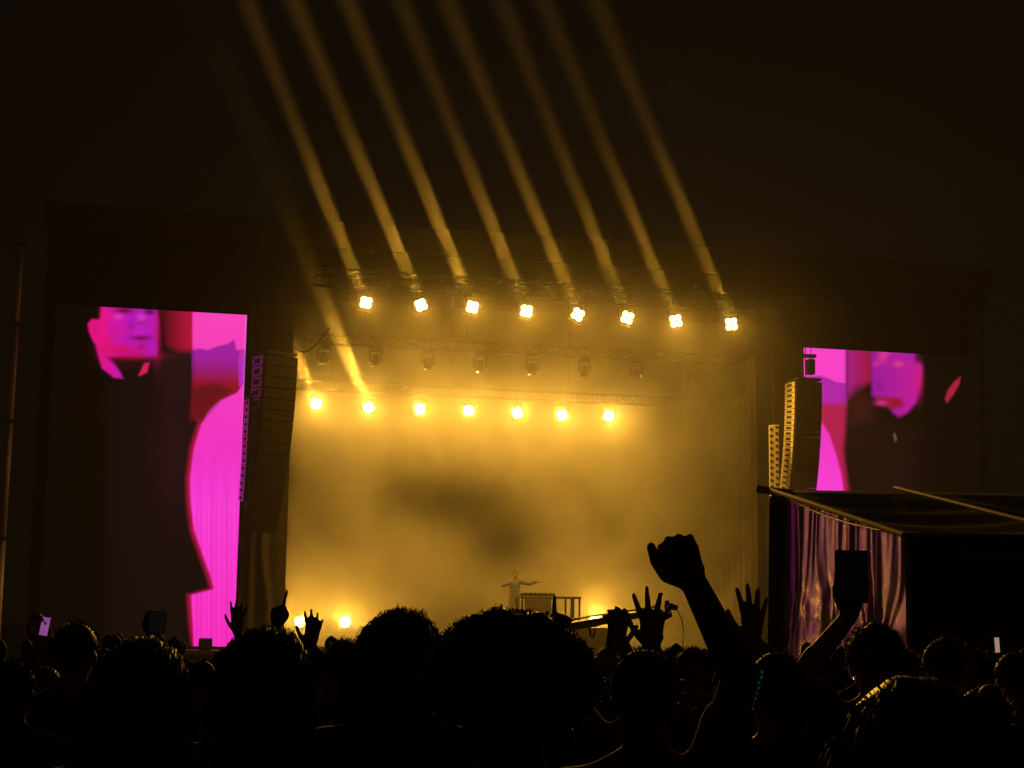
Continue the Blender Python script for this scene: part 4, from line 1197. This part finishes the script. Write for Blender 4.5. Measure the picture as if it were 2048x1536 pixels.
# --- performer on the riser
up_, zp_ = SP(1030, 1141, 1.5)
RIS = zp_ - 1.78
bm = bmesh.new(); box(bm, (up_ + 0.9, 1.1, (FLOOR + RIS) / 2), (4.2, 2.6, RIS - FLOOR)); from_bm('riser', bm, deck_m, stage)
wl_ = T(up_ + 0.70, 1.35, RIS + 1.44); wr_ = T(up_ - 0.22, 1.20, RIS + 1.36)
perf = SPt(1030, 1141, 1.5)
fwd = -SW
person('performer in pale blue put in for bluish light, on the stage, one arm stretched out to the right', 0, 0, 0, 'short', sk=0, sh=4, base=perf, yaw=SROT + math.pi, ground_z=RIS, sleeve=1.2, voxel=0.008, group='performer on stage',
       hands={-1: (wl_, 0, 0, 'open', SU, (0, 0, 1), (0, 0, -1)), 1: (wr_, 0, 0, 'relaxed', (0.2, -0.6, 0.7), (-1, 0, 0.2), (-0.9, 0, -0.4))})
for o in bpy.data.objects:
    if o.get('label', '').startswith('performer in pale blue'):
        for c in o.children:
            if c.name.startswith(('shirt', 'trousers')): c.material_slots[0].material = mat('blue_lit_suit', (0.09, 0.12, 0.19), 0.7)  # bluish stage light is put into the suit colour

# --- phones
phone_m = mat('phone_black', (0.015, 0.015, 0.016), 0.25, noise=0.1)
def phone(label, p, tilt, scr, estr, size=(0.074, 0.009, 0.155)):
    t = thing('phone', label, 'phone', p, tilt[0])
    t.rotation_euler = (tilt[1], tilt[2], tilt[0])
    bm = bmesh.new(); box(bm, (0, 0, size[2] / 2), size, bevel=0.004); from_bm('case', bm, phone_m, t)
    m = bpy.data.materials.new('phone_screen'); m.use_nodes = True
    b = m.node_tree.nodes['Principled BSDF']; b.inputs['Base Color'].default_value = (0.01, 0.01, 0.01, 1); b.inputs['Roughness'].default_value = 0.1
    nz = m.node_tree.nodes.new('ShaderNodeTexNoise'); nz.inputs['Scale'].default_value = 22
    mx = m.node_tree.nodes.new('ShaderNodeMix'); mx.data_type = 'RGBA'; mx.inputs[6].default_value = (*[c * .25 for c in scr], 1); mx.inputs[7].default_value = (*scr, 1)
    tc = m.node_tree.nodes.new('ShaderNodeTexCoord'); m.node_tree.links.new(tc.outputs['Object'], nz.inputs['Vector'])
    m.node_tree.links.new(nz.outputs[0], mx.inputs[0]); m.node_tree.links.new(mx.outputs[2], b.inputs['Emission Color'])
    b.inputs['Emission Strength'].default_value = estr
    bm = bmesh.new(); box(bm, (0, -size[1] / 2 - 0.0008, size[2] / 2), (size[0] * 0.92, 0.0012, size[2] * 0.93)); from_bm('screen', bm, m, t)
    bm = bmesh.new(); box(bm, (-size[0] * 0.25, size[1] / 2 + 0.001, size[2] * 0.85), (0.024, 0.003, 0.024), bevel=0.001); from_bm('camera_bump', bm, phone_m, t)
    return t
phone('dark phone held up before the satin drape', at(1704, 1206, 5.06), (0.05, 0.0, 0.0), (0.10, 0.09, 0.10), 0.006, (0.105, 0.010, 0.165))
phone('small phone glowing pink and white at the far left', at(86, 1272, 6.66), (0.1, 0, 0.15), (0.75, 0.22, 0.80), 0.5, (0.036, 0.009, 0.080))
phone('dark phone raised above the broad left head', at(312, 1266, 7.85), (-0.1, 0, 0.08), (0.10, 0.08, 0.08), 0.05, (0.085, 0.009, 0.105))
phone('tiny bright phone near the right edge under the tent', at(1994, 1306, 6.3), (0.3, 0, -0.05), (1.0, 0.6, 0.45), 0.6, (0.022, 0.008, 0.062))
